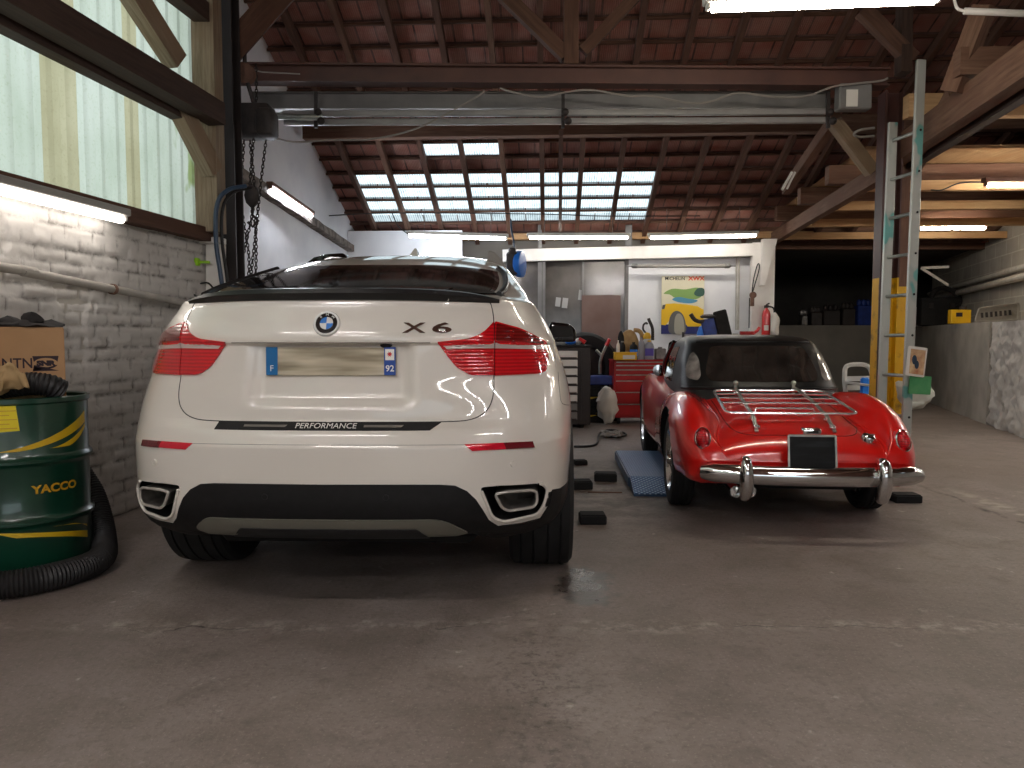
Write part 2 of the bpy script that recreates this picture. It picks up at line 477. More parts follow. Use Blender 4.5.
M['poster_cream'] = mat('poster_cream', '#d9d3b8', rough=.5)
M['poster_green'] = mat('poster_green', '#7ea258', rough=.5)
M['poster_dark'] = mat('poster_dark_green', '#2c5548', rough=.5)
M['poster_blue'] = mat('poster_blue', '#4c8fae', rough=.5)
M['poster_yellow'] = mat('poster_yellow', '#e6b80e', rough=.5)
M['poster_navy'] = mat('poster_navy', '#1a2266', rough=.5)
M['poster_grey'] = mat('poster_grey', '#5a5a58', rough=.5)
M['poster_tread'] = mat('poster_tread', '#9d9a8c', rough=.5)
M['poster_ink'] = mat('poster_ink', '#262624', rough=.5)
M['poster_red'] = mat('poster_red', '#d8402a', rough=.5)
def wood(name, c1, c2, c3=None, rough=.8):
    t = NT(name)
    vec = t.coord('UV', (1.2, 16, 1))
    n = t.noise(vec, 2.2, 6, .65, .4); n2 = t.noise(t.coord('UV', (1, 3, 1)), 1.3, 3)
    col = t.ramp(n, [(.3, lin(c1)), (.7, lin(c2))])
    if c3: col = t.mix(t.ramp(n2, [(.45, BW(0)), (.65, BW(1))]), col, lin(c3))
    b = t.bsdf(Roughness=rough); b.inputs['Specular IOR Level'].default_value = .3
    t.set(b, 'Base Color', col); t.set(b, 'Normal', t.bump(n, .4, .006))
    return t.m
M['old_wood'] = wood('old_dark_timber', '#4a342a', '#6b4d3e', '#54392d')
M['black_wood'] = wood('blackened_timber', '#33251f', '#4d3a31')
M['grey_wood'] = wood('greyed_timber', '#705f4c', '#a0907a', '#85705a')
M['ledge'] = mat('rotten_grey_ledge', '#4a403a', '#857a70', scale=9, rough=.9, bump=.5)
M['rack'] = mat('rack_chrome', '#e6e6e6', rough=.24, metal=.85)
M['mid_wood'] = wood('brown_timber', '#5a4033', '#7f6250', '#6a4b3c')
M['new_wood'] = wood('pale_timber', '#a98560', '#c9a67c', '#b58c62')
# red roof tiles seen from inside
t = NT('clay_roof_tiles')
uv = t.coord('UV')
br = t.node('TexBrick', offset=.5, ins={'Vector': uv, 'Color1': lin('#a06656'), 'Color2': lin('#855345'), 'Mortar': lin('#37231f'), 'Scale': 1, 'Mortar Size': .012, 'Mortar Smooth': .3, 'Bias': -.1, 'Brick Width': .215, 'Row Height': .31})
wv = t.node('TexWave', wave_type='BANDS', bands_direction='X', ins={'Vector': uv, 'Scale': 14, 'Distortion': .6, 'Detail': 2})
nz = t.noise(uv, 3, 6)
c = t.mix(t.ramp(nz, [(.35, BW(0)), (.75, BW(.7))]), br.outputs[0], lin('#b39186'))
c = t.mix(t.math('MULTIPLY', wv.outputs[1], .35), c, lin('#5a3a33'))
b = t.bsdf(Roughness=.9); t.set(b, 'Base Color', c)
t.set(b, 'Normal', t.bump(t.math('ADD', t.math('MULTIPLY', wv.outputs[1], .5), br.outputs[1]), .6, .015))
M['tiles'] = t.m
# ribbed glass tiles of the skylight
t = NT('ribbed_roof_glass')
uv = t.coord('UV')
wv = t.node('TexWave', wave_type='BANDS', bands_direction='X', ins={'Vector': uv, 'Scale': 9, 'Distortion': 1.5, 'Detail': 3})
nz = t.noise(uv, 7, 6)
dirt = t.ramp(t.math('ADD', t.math('MULTIPLY', wv.outputs[1], .35), t.math('MULTIPLY', nz, .8)), [(.3, lin('#7d8c90')), (.62, lin('#eef6f6'))])
tr = t.node('BsdfTranslucent', ins={'Color': dirt}); tp = t.node('BsdfTransparent', ins={'Color': (.85, .93, .95, 1)}); gl = t.node('BsdfGlossy', ins={'Roughness': .15})
m1 = t.node('MixShader', ins={0: .35, 1: tr.outputs[0], 2: tp.outputs[0]}); m2 = t.node('MixShader', ins={0: .06, 1: m1.outputs[0], 2: gl.outputs[0]})
t.t.links.new(m2.outputs[0], t.out.inputs[0]); M['roof_glass'] = t.m
# translucent corrugated cladding lit from outside
def cladding(name, c1, c2, moss):
    t = NT(name); vec = t.coord('Object')
    n1 = t.noise(t.coord('Object', (1, 1, .5)), 2.2, 6); n2 = t.noise(vec, 60, 3)
    col = t.ramp(n1, [(.3, lin(c1)), (.72, lin(c2))])
    col = t.mix(t.math('MULTIPLY', t.ramp(n2, [(.55, BW(0)), (.75, BW(1))]), .25), col, lin(moss))
    col = t.mix(t.ramp(t.noise(t.coord('Object', (2, 2, 1.2), (3, 1, 0)), 1.3, 3), [(.66, BW(0)), (.72, BW(.8))]), col, lin(moss))
    tr = t.node('BsdfTranslucent', ins={'Color': col}); df = t.node('BsdfDiffuse', ins={'Color': t.mix(.45, col, (0, 0, 0, 1))})
    m1 = t.node('MixShader', ins={0: .25, 1: tr.outputs[0], 2: df.outputs[0]}); t.t.links.new(m1.outputs[0], t.out.inputs[0])
    return t.m
M['clad_mint'] = cladding('mint_translucent_sheet', '#bac2ad', '#dde0d2', '#8a9a4a')
M['clad_beige'] = cladding('aged_translucent_sheet', '#a8a07c', '#cdc5a4', '#857d58')
# window glass of the partition
t = NT('dusty_partition_glass')
n = t.noise(t.coord('Object'), 1.6, 5)
b = t.bsdf(Roughness=.12, Alpha=1.0)
t.set(b, 'Base Color', t.ramp(n, [(.35, lin('#4d4946')), (.65, lin('#6e6964'))]))
M['dusty_glass'] = t.m
# white painted brick: relief is geometry, this adds paint wear
t = NT('white_painted_brick')
vec = t.coord('Object')
n1, n2, n3 = t.noise(vec, 1.1, 5), t.noise(vec, 9, 6, .7), t.noise(vec, 45, 4, .6)
col = t.ramp(n1, [(.3, lin('#c2beb9')), (.7, lin('#dcd9d5'))])
col = t.mix(t.ramp(n2, [(.58, BW(0)), (.8, BW(.6))]), col, lin('#837c74'))
at_ = t.node('Attribute', attribute_name='joint')
col = t.mix(t.math('MULTIPLY', at_.outputs['Fac'], t.ramp(n2, [(.42, BW(0)), (.62, BW(.85))])), col, lin('#4c463f'))
b = t.bsdf(Roughness=.85); t.set(b, 'Base Color', col); t.set(b, 'Normal', t.bump(t.math('ADD', n2, t.math('MULTIPLY', n3, .5)), .45, .008))
M['brick_white'] = t.m
# concrete block wall
t = NT('painted_block_wall')
uv = t.coord('UV')
br = t.node('TexBrick', offset=.5, ins={'Vector': uv, 'Color1': lin('#9f9a92'), 'Color2': lin('#a9a49b'), 'Mortar': lin('#bcb7ad'), 'Scale': 1, 'Mortar Size': .012, 'Mortar Smooth': .4, 'Brick Width': .5, 'Row Height': .22})
n = t.noise(uv, 3, 5)
b = t.bsdf(Roughness=.9); t.set(b, 'Base Color', t.mix(t.ramp(n, [(.4, BW(0)), (.8, BW(.5))]), br.outputs[0], lin('#7d776e'))); t.set(b, 'Normal', t.bump(br.outputs[1], .5, .01))
M['blocks'] = t.m
# worn concrete floor
t = NT('worn_concrete_floor')
vec = t.coord('Object')
big = t.noise(vec, .55, 5, .6, .3); mid = t.noise(vec, 2.6, 7, .65, .2); fine = t.noise(vec, 38, 5, .7); spk = t.noise(vec, 14, 3, .5)
col = t.ramp(big, [(.3, lin('#7b706a')), (.5, lin('#897e78')), (.72, lin('#988e88'))])
col = t.mix(t.ramp(mid, [(.35, BW(.75)), (.55, BW(0))]), col, lin('#70665e'))
col = t.mix(t.ramp(mid, [(.62, BW(0)), (.78, BW(.55))]), col, lin('#b7ada2'))
col = t.mix(t.math('MULTIPLY', t.ramp(spk, [(.65, BW(0)), (.72, BW(1))]), t.ramp(mid, [(.52, BW(0)), (.62, BW(.8))])), col, lin('#cfc6ba'))
col = t.mix(t.ramp(fine, [(.5, BW(0)), (.68, BW(.5))]), col, lin('#5d544e'))
micro = t.noise(vec, 75, 4, .75)
col = t.mix(t.ramp(micro, [(.56, BW(0)), (.70, BW(.55))]), col, lin('#b5aba1'))
col = t.mix(t.ramp(t.noise(vec, 5.5, 8, .75, .6), [(.52, BW(0)), (.68, BW(.5))]), col, lin('#60564f'))
sep = t.node('SeparateXYZ', ins={0: vec}); X, Y = sep.outputs[0], sep.outputs[1]
wob = t.math('MULTIPLY', t.math('SUBTRACT', t.noise(vec, 3, 5), .5), .25)
def band(coord, pos, w):
    d = t.math('ABSOLUTE', t.math('SUBTRACT', t.math('ADD', coord, wob), pos)); return t.math('SUBTRACT', 1.0, t.math('DIVIDE', d, w, clamp=True), clamp=True)
jt = t.math('MULTIPLY', band(Y, 2.92, .09), t.ramp(t.noise(vec, 11, 6, .7), [(.48, BW(0)), (.64, BW(.75))]))
col = t.mix(jt, col, lin('#bdb3a6'))
crk = t.math('MULTIPLY', band(Y, 2.90, .006), t.ramp(t.noise(vec, 2.5, 3), [(.48, BW(0)), (.58, BW(.8))]))
col = t.mix(crk, col, lin('#2e2824'))
def disc(cx, cy, rx, ry):
    a = t.math('POWER', t.math('DIVIDE', t.math('SUBTRACT', t.math('ADD', X, wob), cx), rx), 2); c_ = t.math('POWER', t.math('DIVIDE', t.math('SUBTRACT', Y, cy), ry), 2)
    return t.math('SUBTRACT', 1.0, t.math('ADD', a, c_), clamp=True)
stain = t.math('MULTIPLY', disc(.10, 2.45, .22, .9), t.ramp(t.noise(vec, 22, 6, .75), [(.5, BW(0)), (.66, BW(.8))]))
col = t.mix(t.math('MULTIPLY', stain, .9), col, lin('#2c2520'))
wet = t.ramp(t.math('ADD', disc(.33, 3.42, .2, .42), t.math('MULTIPLY', t.math('SUBTRACT', t.noise(vec, 13, 6, .7), .5), 1.6)), [(.40, BW(0)), (.75, BW(1))])
wet = t.math('MULTIPLY', wet, t.math('GREATER_THAN', disc(.33, 3.42, .34, .6), .01))
col = t.mix(t.math('MULTIPLY', wet, .75), col, lin('#1c1714'))
k2 = t.math('MULTIPLY', t.math('MULTIPLY', band(X, 3.22, .03), disc(3.3, 4.9, 1.2, 1.1)), t.ramp(t.noise(vec, 7, 4), [(.4, BW(0)), (.55, BW(1))]))
col = t.mix(k2, col, lin('#3a332e'))
k3 = t.math('MULTIPLY', band(X, 3.36, .12), t.math('MULTIPLY', disc(3.4, 4.8, 1.2, 1.0), t.ramp(t.noise(vec, 9, 5), [(.45, BW(0)), (.6, BW(.7))])))
col = t.mix(k3, col, lin('#c2b8ac'))
oil = t.math('MULTIPLY', disc(.75, 5.6, .9, 1.6), t.ramp(t.noise(vec, 4, 6, .7), [(.4, BW(0)), (.6, BW(.8))]))
col = t.mix(oil, col, lin('#4a423d'))
b = t.bsdf(Roughness=.6); b.inputs['Specular IOR Level'].default_value = .35
t.set(b, 'Base Color', col)
rg = t.math('ADD', t.math('MULTIPLY', mid, .35), .40)
t.set(b, 'Roughness', t.math('SUBTRACT', rg, t.math('MULTIPLY', wet, .30), clamp=True))
hgt = t.math('ADD', t.math('MULTIPLY', mid, .6), t.math('MULTIPLY', fine, .35))
t.set(b, 'Normal', t.bump(t.math('SUBTRACT', hgt, t.math('MULTIPLY', crk, .6)), .5, .014))
M['floor'] = t.m
# diamond plate
t = NT('blue_diamond_plate')
vec = t.coord('Object', (1, 1, 1), (0, 0, 0), (0, 0, PI/4))
ck = t.node('TexWave', wave_type='BANDS', bands_direction='X', ins={'Vector': vec, 'Scale': 11}); ck2 = t.node('TexWave', wave_type='BANDS', bands_direction='Y', ins={'Vector': vec, 'Scale': 11})
h = t.math('MULTIPLY', ck.outputs[1], ck2.outputs[1])
b = t.bsdf(Roughness=.35, Metallic=.55); t.set(b, 'Base Color', t.ramp(h, [(.3, lin('#38628f')), (.7, lin('#8db4d8'))])); t.set(b, 'Normal', t.bump(h, .9, .006))
M['plate'] = t.m
M['ramp_blue'] = mat('blue_enamel', '#2c4a6c', '#38597e', scale=5, rough=.45)
# blurred licence plates
def plate(name, c1, c2, c3, sc):
    t = NT(name); vec = t.coord('Object')
    n = t.noise(t.coord('Object', (3, 3, sc)), 1.0, 2)
    b = t.bsdf(Roughness=.55); b.inputs['Specular IOR Level'].default_value = .2; t.set(b, 'Base Color', t.ramp(n, [(.35, lin(c1)), (.5, lin(c2)), (.65, lin(c3))])); return t.m
M['plate_cream'] = plate('smudged_cream_plate', '#8b826e', '#b5ab94', '#cfc6b0', 26)
M['plate_black'] = plate('smudged_black_plate', '#050506', '#0b0c0d', '#1d1f22', 22)
# ================================================================ the setting
DIR = V((.0514, .9987, 0)); SID = V((.9987, -.0514, 0))          # long and cross direction of the hall
def H(s, t, z=0): p = SID * s + DIR * t; return V((p.x, p.y, z))
def xl(Y): return -3.20 + .13 * Y                                  # left brick wall
def roof_z(t): return 2.91 + .423 * (12.1 - t) if t > 3.2 else 2.91 + .423 * 8.9 - .423 * (3.2 - t)
# floor
mb = MB(); mb.box2((-4.5, -7.5, -.12), (10.5, 18.5, 0)); struct(mb.build('floor', M['floor'], smooth=0))
# --- left brick wall with real relief
L0, L1, WH = -7.0, 6.05, 1.92
nx, nz = 520, 96
vs, fs, jt = [], [], []
wd = V((.13, 1, 0)).normalized(); wn = V((wd.y, -wd.x, 0))
org = V((xl(L0), L0, 0)); WL = (L1 - L0) / wd.y
us = [WL * (i / nx) for i in range(nx + 1)]
# finer columns where the camera sees the wall
us = [WL * .62 * (i / 120) for i in range(120)] + [WL * .62 + WL * .38 * (i / 380) for i in range(381)]
for k in range(nz + 1):
    z = WH * k / nz
    for u in us:
        wz = z + .012 * noise.noise(V((u * .9, z, 3))); row = math.floor(wz / .073); fz = wz / .073 - row
        uu = u + (.115 if row % 2 else 0) + .01 * noise.noise(V((u * 2, row, 0))); cu = math.floor(uu / .23); fu = uu / .23 - cu
        d = min(min(fz, 1 - fz) * .073, min(fu, 1 - fu) * .23)
        smear = max(0, noise.noise(V((u * .55, z * .8, 9))) * 1.3 + (.3 if z > 1.1 else 0) - .05)      # joints filled by old paint
        j = (1 - sstep(.003, .011, d)) * max(0, 1 - smear)
        h = +.011 * noise.noise(V((cu * 1.7, row * 2.3, 1))) - .012 * j + .007 * noise.fractal(V((u * 5, z * 6, 2)), 1, 2, 4) + .004 * noise.noise(V((u * 28, z * 30, 0)))
        if noise.noise(V((u * 1.6, z * 2.2, 5))) > .48: h -= .012
        p = org + wd * u + wn * h; vs.append((p.x, p.y, z)); jt.append(j)
n1 = len(us)
for k in range(nz):
    for i in range(n1 - 1): a = k * n1 + i; fs.append((a, a + 1, a + n1 + 1, a + n1))
me = bpy.data.meshes.new('wall_left'); me.from_pydata(vs, [], fs); me.materials.append(M['brick_white'])
me.attributes.new('joint', 'FLOAT', 'POINT').data.foreach_set('value', jt)
me.polygons.foreach_set('use_smooth', [True] * len(me.polygons))
wl = bpy.data.objects.new('wall_left', me); COL.objects.link(wl); struct(wl)
mb = MB(); q = -wn * .16                                             # the body of the wall behind its face
mb.prism([(0, 0), (WL, 0), (WL, WH), (0, WH)], .22, Matrix((( wd.x, 0, -wn.x, (org - wn * .02).x), (wd.y, 0, -wn.y, (org - wn * .02).y), (0, 1, 0, 0), (0, 0, 0, 1))))
struct(mb.build('wall_left_core', M['plaster'], smooth=0))
# --- corrugated translucent cladding above the brick wall
def sheet(Y0, Y1, m, z0=1.9, z1=6.2):
    p0 = V((xl(Y0) - .06, Y0, 0)); L = (Y1 - Y0) / wd.y; n = max(2, round(L / .0125)); mb = MB(); vs = []; fs = []
    for i in range(n + 1):
        u = L * i / n; ph = ((Y0 * 1.0084 + u) % .15) / .15
        h = .016 * (sstep(.08, .22, ph) - sstep(.55, .69, ph)); p = p0 + wd * u - wn * h
        vs += [(p.x, p.y, z0), (p.x, p.y, z1)]
    for i in range(n): fs.append((2*i, 2*i+2, 2*i+3, 2*i+1))
    mb.add(vs, fs); struct(mb.build('wall_left_cladding', m, smooth=30))
yy = [-7.0, -5.2, -3.4, -1.6, .2, 1.6, 2.6, 3.15, 4.33, 4.62, 5.07, 5.22, 5.95]
for i in range(len(yy) - 1): sheet(yy[i], yy[i+1], M['clad_beige'] if i in (6, 8, 10) else M['clad_mint'])
# timber frame in front of it
def along(Y, off, z): p = V((xl(Y), Y, z)) + wn * off; return p
def bm_(name, p, q, w, h, m, n=6, wob=.03, up=V((0, 0, 1)), **kw):
    mb = MB(); mb.beam(p, q, w, h, up, n, wob); return struct(mb.build(name, m, **kw))
bm_('sill_plate', along(-6.5, .02, 1.965), along(6.0, .02, 1.965), .14, .1, M['old_wood'], 12)
bm_('wall_rail', along(-6.5, .26, 2.90), along(5.78, .2, 2.86), .14, .165, M['black_wood'], 12)
bm_('wall_rail', along(-6.5, .06, 2.80), along(5.6, .06, 2.80), .10, .11, M['black_wood'], 12)
bm_('wall_rail', along(-6.5, .1, 3.62), along(5.95, .1, 3.62), .12, .14, M['black_wood'], 12)
bm_('timber_post', along(5.86, .09, 1.98), along(5.86, .09, 5.6), .17, .17, M['grey_wood'], 8, up=V((0, 1, 0)))
bm_('timber_brace', at(122, -22, 4.95), at(176, 62, 5.4), .11, .15, M['grey_wood'], 3)
bm_('timber_brace', at(176, 100, 5.45), at(212, 172, 5.8), .11, .14, M['grey_wood'], 3)
# steel post where the brick wall ends, with the wide wooden brace at its head
sp = at(231, 338, 6.15)
mb = MB(); mb.ibeam((sp.x, sp.y, 0), (sp.x, sp.y, 5.3), .19, .19, .016, .014, V((0, 1, 0))); struct(mb.build('steel_post', M['steel_dark'], smooth=0))
bm_('timber_brace', at(222, 60, 6.3), at(292, -18, 6.6), .16, .2, M['old_wood'], 3)
# --- white wall further back on the left, its ledge, and the short return to the brick wall
GS = -3.22
mb = MB(); pts = [(6.1, 0), (12.35, 0), (12.35, roof_z(12.35) + .1), (6.1, roof_z(6.1) + .1)]
o = H(GS, 0); mb.prism(pts, .15, Matrix(((DIR.x, 0, -SID.x, o.x), (DIR.y, 0, -SID.y, o.y), (0, 1, 0, 0), (0, 0, 0, 1))))
struct(mb.build('wall_left_rear', M['wall_white'], smooth=0))
mb = MB(); mb.box2((-3.05, 6.06, 0), (-2.36, 6.16, 1.92)); mb.box2((-3.2, 6.06, 1.92), (-2.5, 6.16, 5.6)); struct(mb.build('wall_left_return', M['wall_white'], smooth=0))
mb = MB(); e0, e1 = H(GS + .05, 7.0, 2.86), H(GS + .05, 12.0, 2.56)
mb.beam(e0, e1, .12, .10, n=24, wob=.25); struct(mb.build('wall_ledge', M['ledge']))
# --- roof: clay tiles, glazed courses, battens, rafters
T0 = 12.52; CS = .31; BW_ = .54; S0 = -.12 - 6 * BW_
glass = set()
for k in range(-5, 3):
    for j in range(2, 6): glass.add((k + 6, j))
for k in (-3, -2): glass.add((k + 6, 6 + 1))
NC = int((T0 - 3.2) / CS); NB = 24
def rp(s, t, dz=0): return H(s, t, roof_z(t) + dz)
mb = MB(); gm = {}
for j in range(NC):
    ta, tb = T0 - j * CS, T0 - (j + 1) * CS
    for k in range(NB):
        sa, sb = S0 + k * BW_, S0 + (k + 1) * BW_
        if (k, j) in glass: continue
        qv = [rp(sa, ta, .035), rp(sb, ta, .035), rp(sb, tb - .02, .012), rp(sa, tb - .02, .012)]
        uvs = [[(sa, j * .31), (sb, j * .31), (sb, j * .31 + .31), (sa, j * .31 + .31)]]
        mb.add(qv, [(0, 1, 2, 3)], None, uvs)
# a batten-side strip keeps daylight out of the course joints
for j in range(NC + 1):
    ta = T0 - j * CS
    mb.add([rp(S0, ta, -.01), rp(S0 + NB * BW_, ta, -.01), rp(S0 + NB * BW_, ta, .045), rp(S0, ta, .045)], [(0, 1, 2, 3)], None, [[(0, 0), (1, 0), (1, .01), (0, .01)]])
struct(mb.build('ceiling_tiles', M['tiles'], smooth=0))
# the front slope, towards and behind the camera
mb = MB()
mb.add([rp(S0, 3.25), rp(S0 + NB*BW_, 3.25), rp(S0 + NB*BW_, -7.5), rp(S0, -7.5)], [(0, 1, 2, 3)], None, [[(0, 0), (13, 0), (13, 11), (0, 11)]])
struct(mb.build('ceiling_front', M['tiles'], smooth=0))
wn_i = 0
for (k, j) in sorted(glass):
    ta, tb = T0 - j * CS, T0 - (j + 1) * CS; sa, sb = S0 + k * BW_, S0 + (k + 1) * BW_
    mb = MB(); wn_i += 1
    for h_ in (0, 1):
        s0_, s1_ = sa + (sb - sa) * h_ / 2 + .008, sa + (sb - sa) * (h_ + 1) / 2 - .008
        mb.add([rp(s0_, ta, .03), rp(s1_, ta, .03), rp(s1_, tb - .02, .012), rp(s0_, tb - .02, .012)], [(0, 1, 2, 3)], None, [[(s0_, j*.31), (s1_, j*.31), (s1_, j*.31+.31), (s0_, j*.31+.31)]])
    struct(mb.build('window_%d' % wn_i, M['roof_glass'], smooth=0))
for j in range(NC + 1):
    ta = T0 - j * CS
    bm_('roof_batten', rp(S0, ta - .02, -.02), rp(S0 + NB*BW_, ta - .02, -.018), .028, .03, M['old_wood'], 20, .15)
for k in range(NB + 1):
    s = S0 + k * BW_
    bm_('roof_rafter', rp(s, 12.3, -.085), rp(s, 3.3, -.085), .065, .095, M['mid_wood'] if k in (2, 5) else M['old_wood'], 8, .06)
bm_('eaves_plate', H(-2.9, 12.15, 2.80), H(4.2, 12.15, 2.80), .14, .1, M['new_wood'], 10)
bm_('roof_purlin', H(-2.55, 12.0, 3.00) + V((0, 0, 0)), H(4.5, 12.0, 3.00), .04, .04, M['rust'], 8)
bm_('roof_purlin', rp(-3.15, 9.5, -.22), rp(8.5, 9.5, -.22), .15, .2, M['mid_wood'], 14, .06)
# the purlin's short wall bracket, iron hanger rods below the truss
bm_('roof_purlin', rp(S0, 6.9, -.24), rp(9, 6.9, -.24), .15, .2, M['old_wood'], 12)
mb = MB(); mb.beam(at(561, 128, 7.6), at(560, 238, 11.6), .045, .045); struct(mb.build('hanger_post', M['old_wood']))
# --- the truss across the hall: brown tie beam, grey steel beam, sliding rails, king post and braces
A, B = at(236, 74, 6.9), at(886, 79, 7.0)
mb = MB(); mb.ibeam(A, B, .15, .165, .018, .05); struct(mb.build('tie_beam', M['steel_brown'], smooth=0))
C_, D_ = at(252, 102, 7.25), at(828, 101, 7.25)
mb = MB(); mb.ibeam(C_, D_, .12, .16, .014, .03); struct(mb.build('steel_beam', M['steel_grey'], smooth=0))
for v0 in (113, 121.5):
    mb = MB(); a, b = at(282 if v0 < 118 else 284, v0 + 1, 7.1), at(826, v0 - 1.2, 7.1)
    mb.beam(a, b, .05, .058); struct(mb.build('sliding_rail', M['rail_grey'], bevel=.012, bseg=2))
mb = MB(); mb.tube([at(275, 116, 7.0), at(300, 117, 7.0), at(322, 117.5, 7.0)], .03, 12); struct(mb.build('rail_roller', M['alu']))
for u in (316, 563, 828):
    mb = MB(); mb.beam(at(u, 92, 7.02), at(u, 128, 7.02), .03, .03); mb.ball(at(u + 2, 112, 6.98), .035); mb.ball(at(u + 5, 121, 6.98), .035)
    struct(mb.build('rail_clamp', M['steel_dark']))
bm_('timber_post', at(571, 66, 6.95), at(571, -70, 6.95), .13, .13, M['old_wood'], 4, up=V((0, 1, 0)))
bm_('timber_brace', at(566, 56, 6.95), at(478, -30, 6.95), .1, .12, M['old_wood'], 4)
bm_('timber_brace', at(583, 52, 6.95), at(668, -38, 6.95), .07, .10, M['old_wood'], 4)
bm_('timber_brace', at(836, 118, 7.4), at(786, 190, 9.2), .09, .12, M['mid_wood'], 3)
bm_('timber_brace', at(834, 122, 7.3), at(872, 172, 7.35), .09, .12, M['grey_wood'], 3)
bm_('timber_brace', at(862, 10, 7.1), at(912, 60, 7.1), .1, .13, M['old_wood'], 3)
bm_('timber_brace', at(905, -20, 7.15), at(903, 74, 7.1), .1, .13, M['black_wood'], 3)
# --- right-hand steel post and the timber one beside it, with the loft they carry
def xm(Y): return 3.53 + .13 * (Y - 7)
pr_ = V((xm(7.0) - .02, 7.0, 0))
mb = MB(); mb.ibeam(pr_, pr_ + V((0, 0, 1.72)), .16, .17, .014, .016, V((1, 0, 0))); struct(mb.build('post_right_base', M['post_yellow'], smooth=0))
mb = MB(); mb.ibeam(pr_ + V((0, 0, 1.72)), pr_ + V((0, 0, 3.42)), .16, .17, .014, .016, V((1, 0, 0))); struct(mb.build('post_right', M['steel_post'], smooth=0))
mb = MB(); mb.box2(pr_ + V((-.098, -.092, 0)), pr_ + V((-.075, -.075, 3.42))); struct(mb.build('post_right_edge', M['steel_post'], smooth=0))
p2 = V((xm(7.35) + .17, 7.35, 0))
mb = MB(); mb.beam(p2, p2 + V((0, 0, 1.66)), .2, .2, V((0, 1, 0)), 4, .05); struct(mb.build('post_timber_base', M['post_yellow']))
mb = MB(); mb.beam(p2 + V((0, 0, 1.66)), p2 + V((0, 0, 2.9)), .2, .2, V((0, 1, 0)), 4, .05); struct(mb.build('post_timber', M['mid_wood']))
bm_('loft_edge_beam', V((xm(7.15) + .02, 7.15, 2.76)), V((xm(12.6), 12.6, 2.74)), .1, .17, M['mid_wood'], 6)
bm_('loft_edge_beam', V((xm(7.3) + .12, 7.3, 2.92)), V((xm(1.5) + .12, 1.5, 3.05)), .12, .24, M['mid_wood'], 6)
bm_('loft_edge_beam', V((xm(7.3) + .28, 7.3, 2.84)), V((xm(1.5) + .28, 1.5, 2.97)), .08, .12, M['black_wood'], 6)
bm_('loft_knee', at(956, 92, 6.0), at(915, 165, 7.2), .1, .14, M['mid_wood'], 3)
bm_('loft_knee', at(985, 6, 5.6), at(952, 92, 5.8), .1, .14, M['mid_wood'], 3)
for Y, m in ((3.4, 'mid_wood'), (4.6, 'mid_wood'), (5.7, 'mid_wood'), (6.75, 'new_wood')):
    p = V((xm(Y) - .02 if Y < 6.7 else xm(Y) + .02, Y, 3.22)); bm_('loft_joist', p, p + V((6.4, -.3, 0)), .11, .2, M[m], 5)
for Y in (8.3, 9.5, 10.8, 12.0):
    p = V((xm(Y) - .22, Y, 2.95)); bm_('loft_joist', p, p + V((6.0, -.3, 0)), .12, .2, M['mid_wood'], 5)
for Y in (7.75, 8.9, 10.2, 11.5):
    p = V((xm(Y) + .05, Y, 2.72)); bm_('loft_joist', p, p + V((6.0, -.3, 0)), .09, .1, M['new_wood'], 5)
mb = MB(); mb.add([V((xm(7.6) - .05, 7.6, 3.06)), V((10, 7.3, 3.06)), V((10, 13, 3.06)), V((xm(13) - .05, 13, 3.06))], [(0, 1, 2, 3)], None, [[(0, 0), (0, 6), (6, 6), (6, 0)]])
mb.add([V((xm(7.6) - .05, 7.6, 3.09)), V((10, 7.3, 3.09)), V((10, 13, 3.09)), V((xm(13) - .05, 13, 3.09))], [(0, 1, 2, 3)], None, [[(0, 0), (0, 6), (6, 6), (6, 0)]])
struct(mb.build('ceiling_loft', M['new_wood'], smooth=0))
mb = MB(); mb.box2((3.9, 2.0, 3.33), (10, 6.9, 3.36)); struct(mb.build('ceiling_loft_front', M['old_wood'], smooth=0))
# --- back of the hall
mb = MB(); mb.box(H(-2.30, 11.75, 1.42), (1.82, .1, 2.86), Matrix.Rotation(-.0514, 3, 'Z')); struct(mb.build('wall_back_panel', M['wall_white'], smooth=0))
mb = MB(); mb.box(H(-.53, 12.38, 1.6), (8.2, .12, 3.2), Matrix.Rotation(-.0514, 3, 'Z')); struct(mb.build('wall_back', M['grey_wall'], smooth=0))
# white post-and-rail partition
RB = Matrix.Rotation(-.0514, 3, 'Z')
def HB(u0, u1, v0, v1, t, thick, mb):
    a, b = at(u0, v0, t), at(u1, v1, t); c = (a + b) / 2
    return mb.box((c.x, c.y, c.z), (abs(b.x - a.x), thick, abs(b.z - a.z)), RB)
mb = MB(); mb.beam(at(503, 256, 11.95), at(752, 250, 11.55), .12, .19); struct(mb.build('partition_rail', M['white_wood'], smooth=0))
mb = MB(); HB(629, 756, 258, 424, 11.85, .06, mb); struct(mb.build('wall_partition', M['wall_white'], smooth=0))
mb = MB(); HB(752, 770, 243, 423, 11.55, .14, mb); struct(mb.build('partition_post', M['white_wood'], smooth=0))
mb = MB(); a = at(762, 250, 11.5); mb.prism([(-.05, -.55), (.02, -.55), (.2, .16), (-.02, .16)], .1, Matrix.Translation(a) @ Matrix.Rotation(PI/2, 4, 'X')); struct(mb.build('partition_gusset', M['white_wood'], smooth=0))
# glazed steel partition
mb = MB(); HB(463, 628, 258, 425, 12.0, .012, mb); struct(mb.build('window_glazed_partition', M['dusty_glass'], smooth=0))
for u0, u1 in ((538, 541.5), (542.5, 545), (582, 583.2), (625.5, 630)):
    mb = MB(); HB(u0, u1, 225 if u0 in (538, 625.5) else 258, 425, 11.9, .05, mb); struct(mb.build('trim_mullion', M['steel_grey'], smooth=0))
mb = MB(); HB(463, 628, 398, 425, 11.93, .05, mb); struct(mb.build('trim_kickboard', M['steel_dark'], smooth=0))
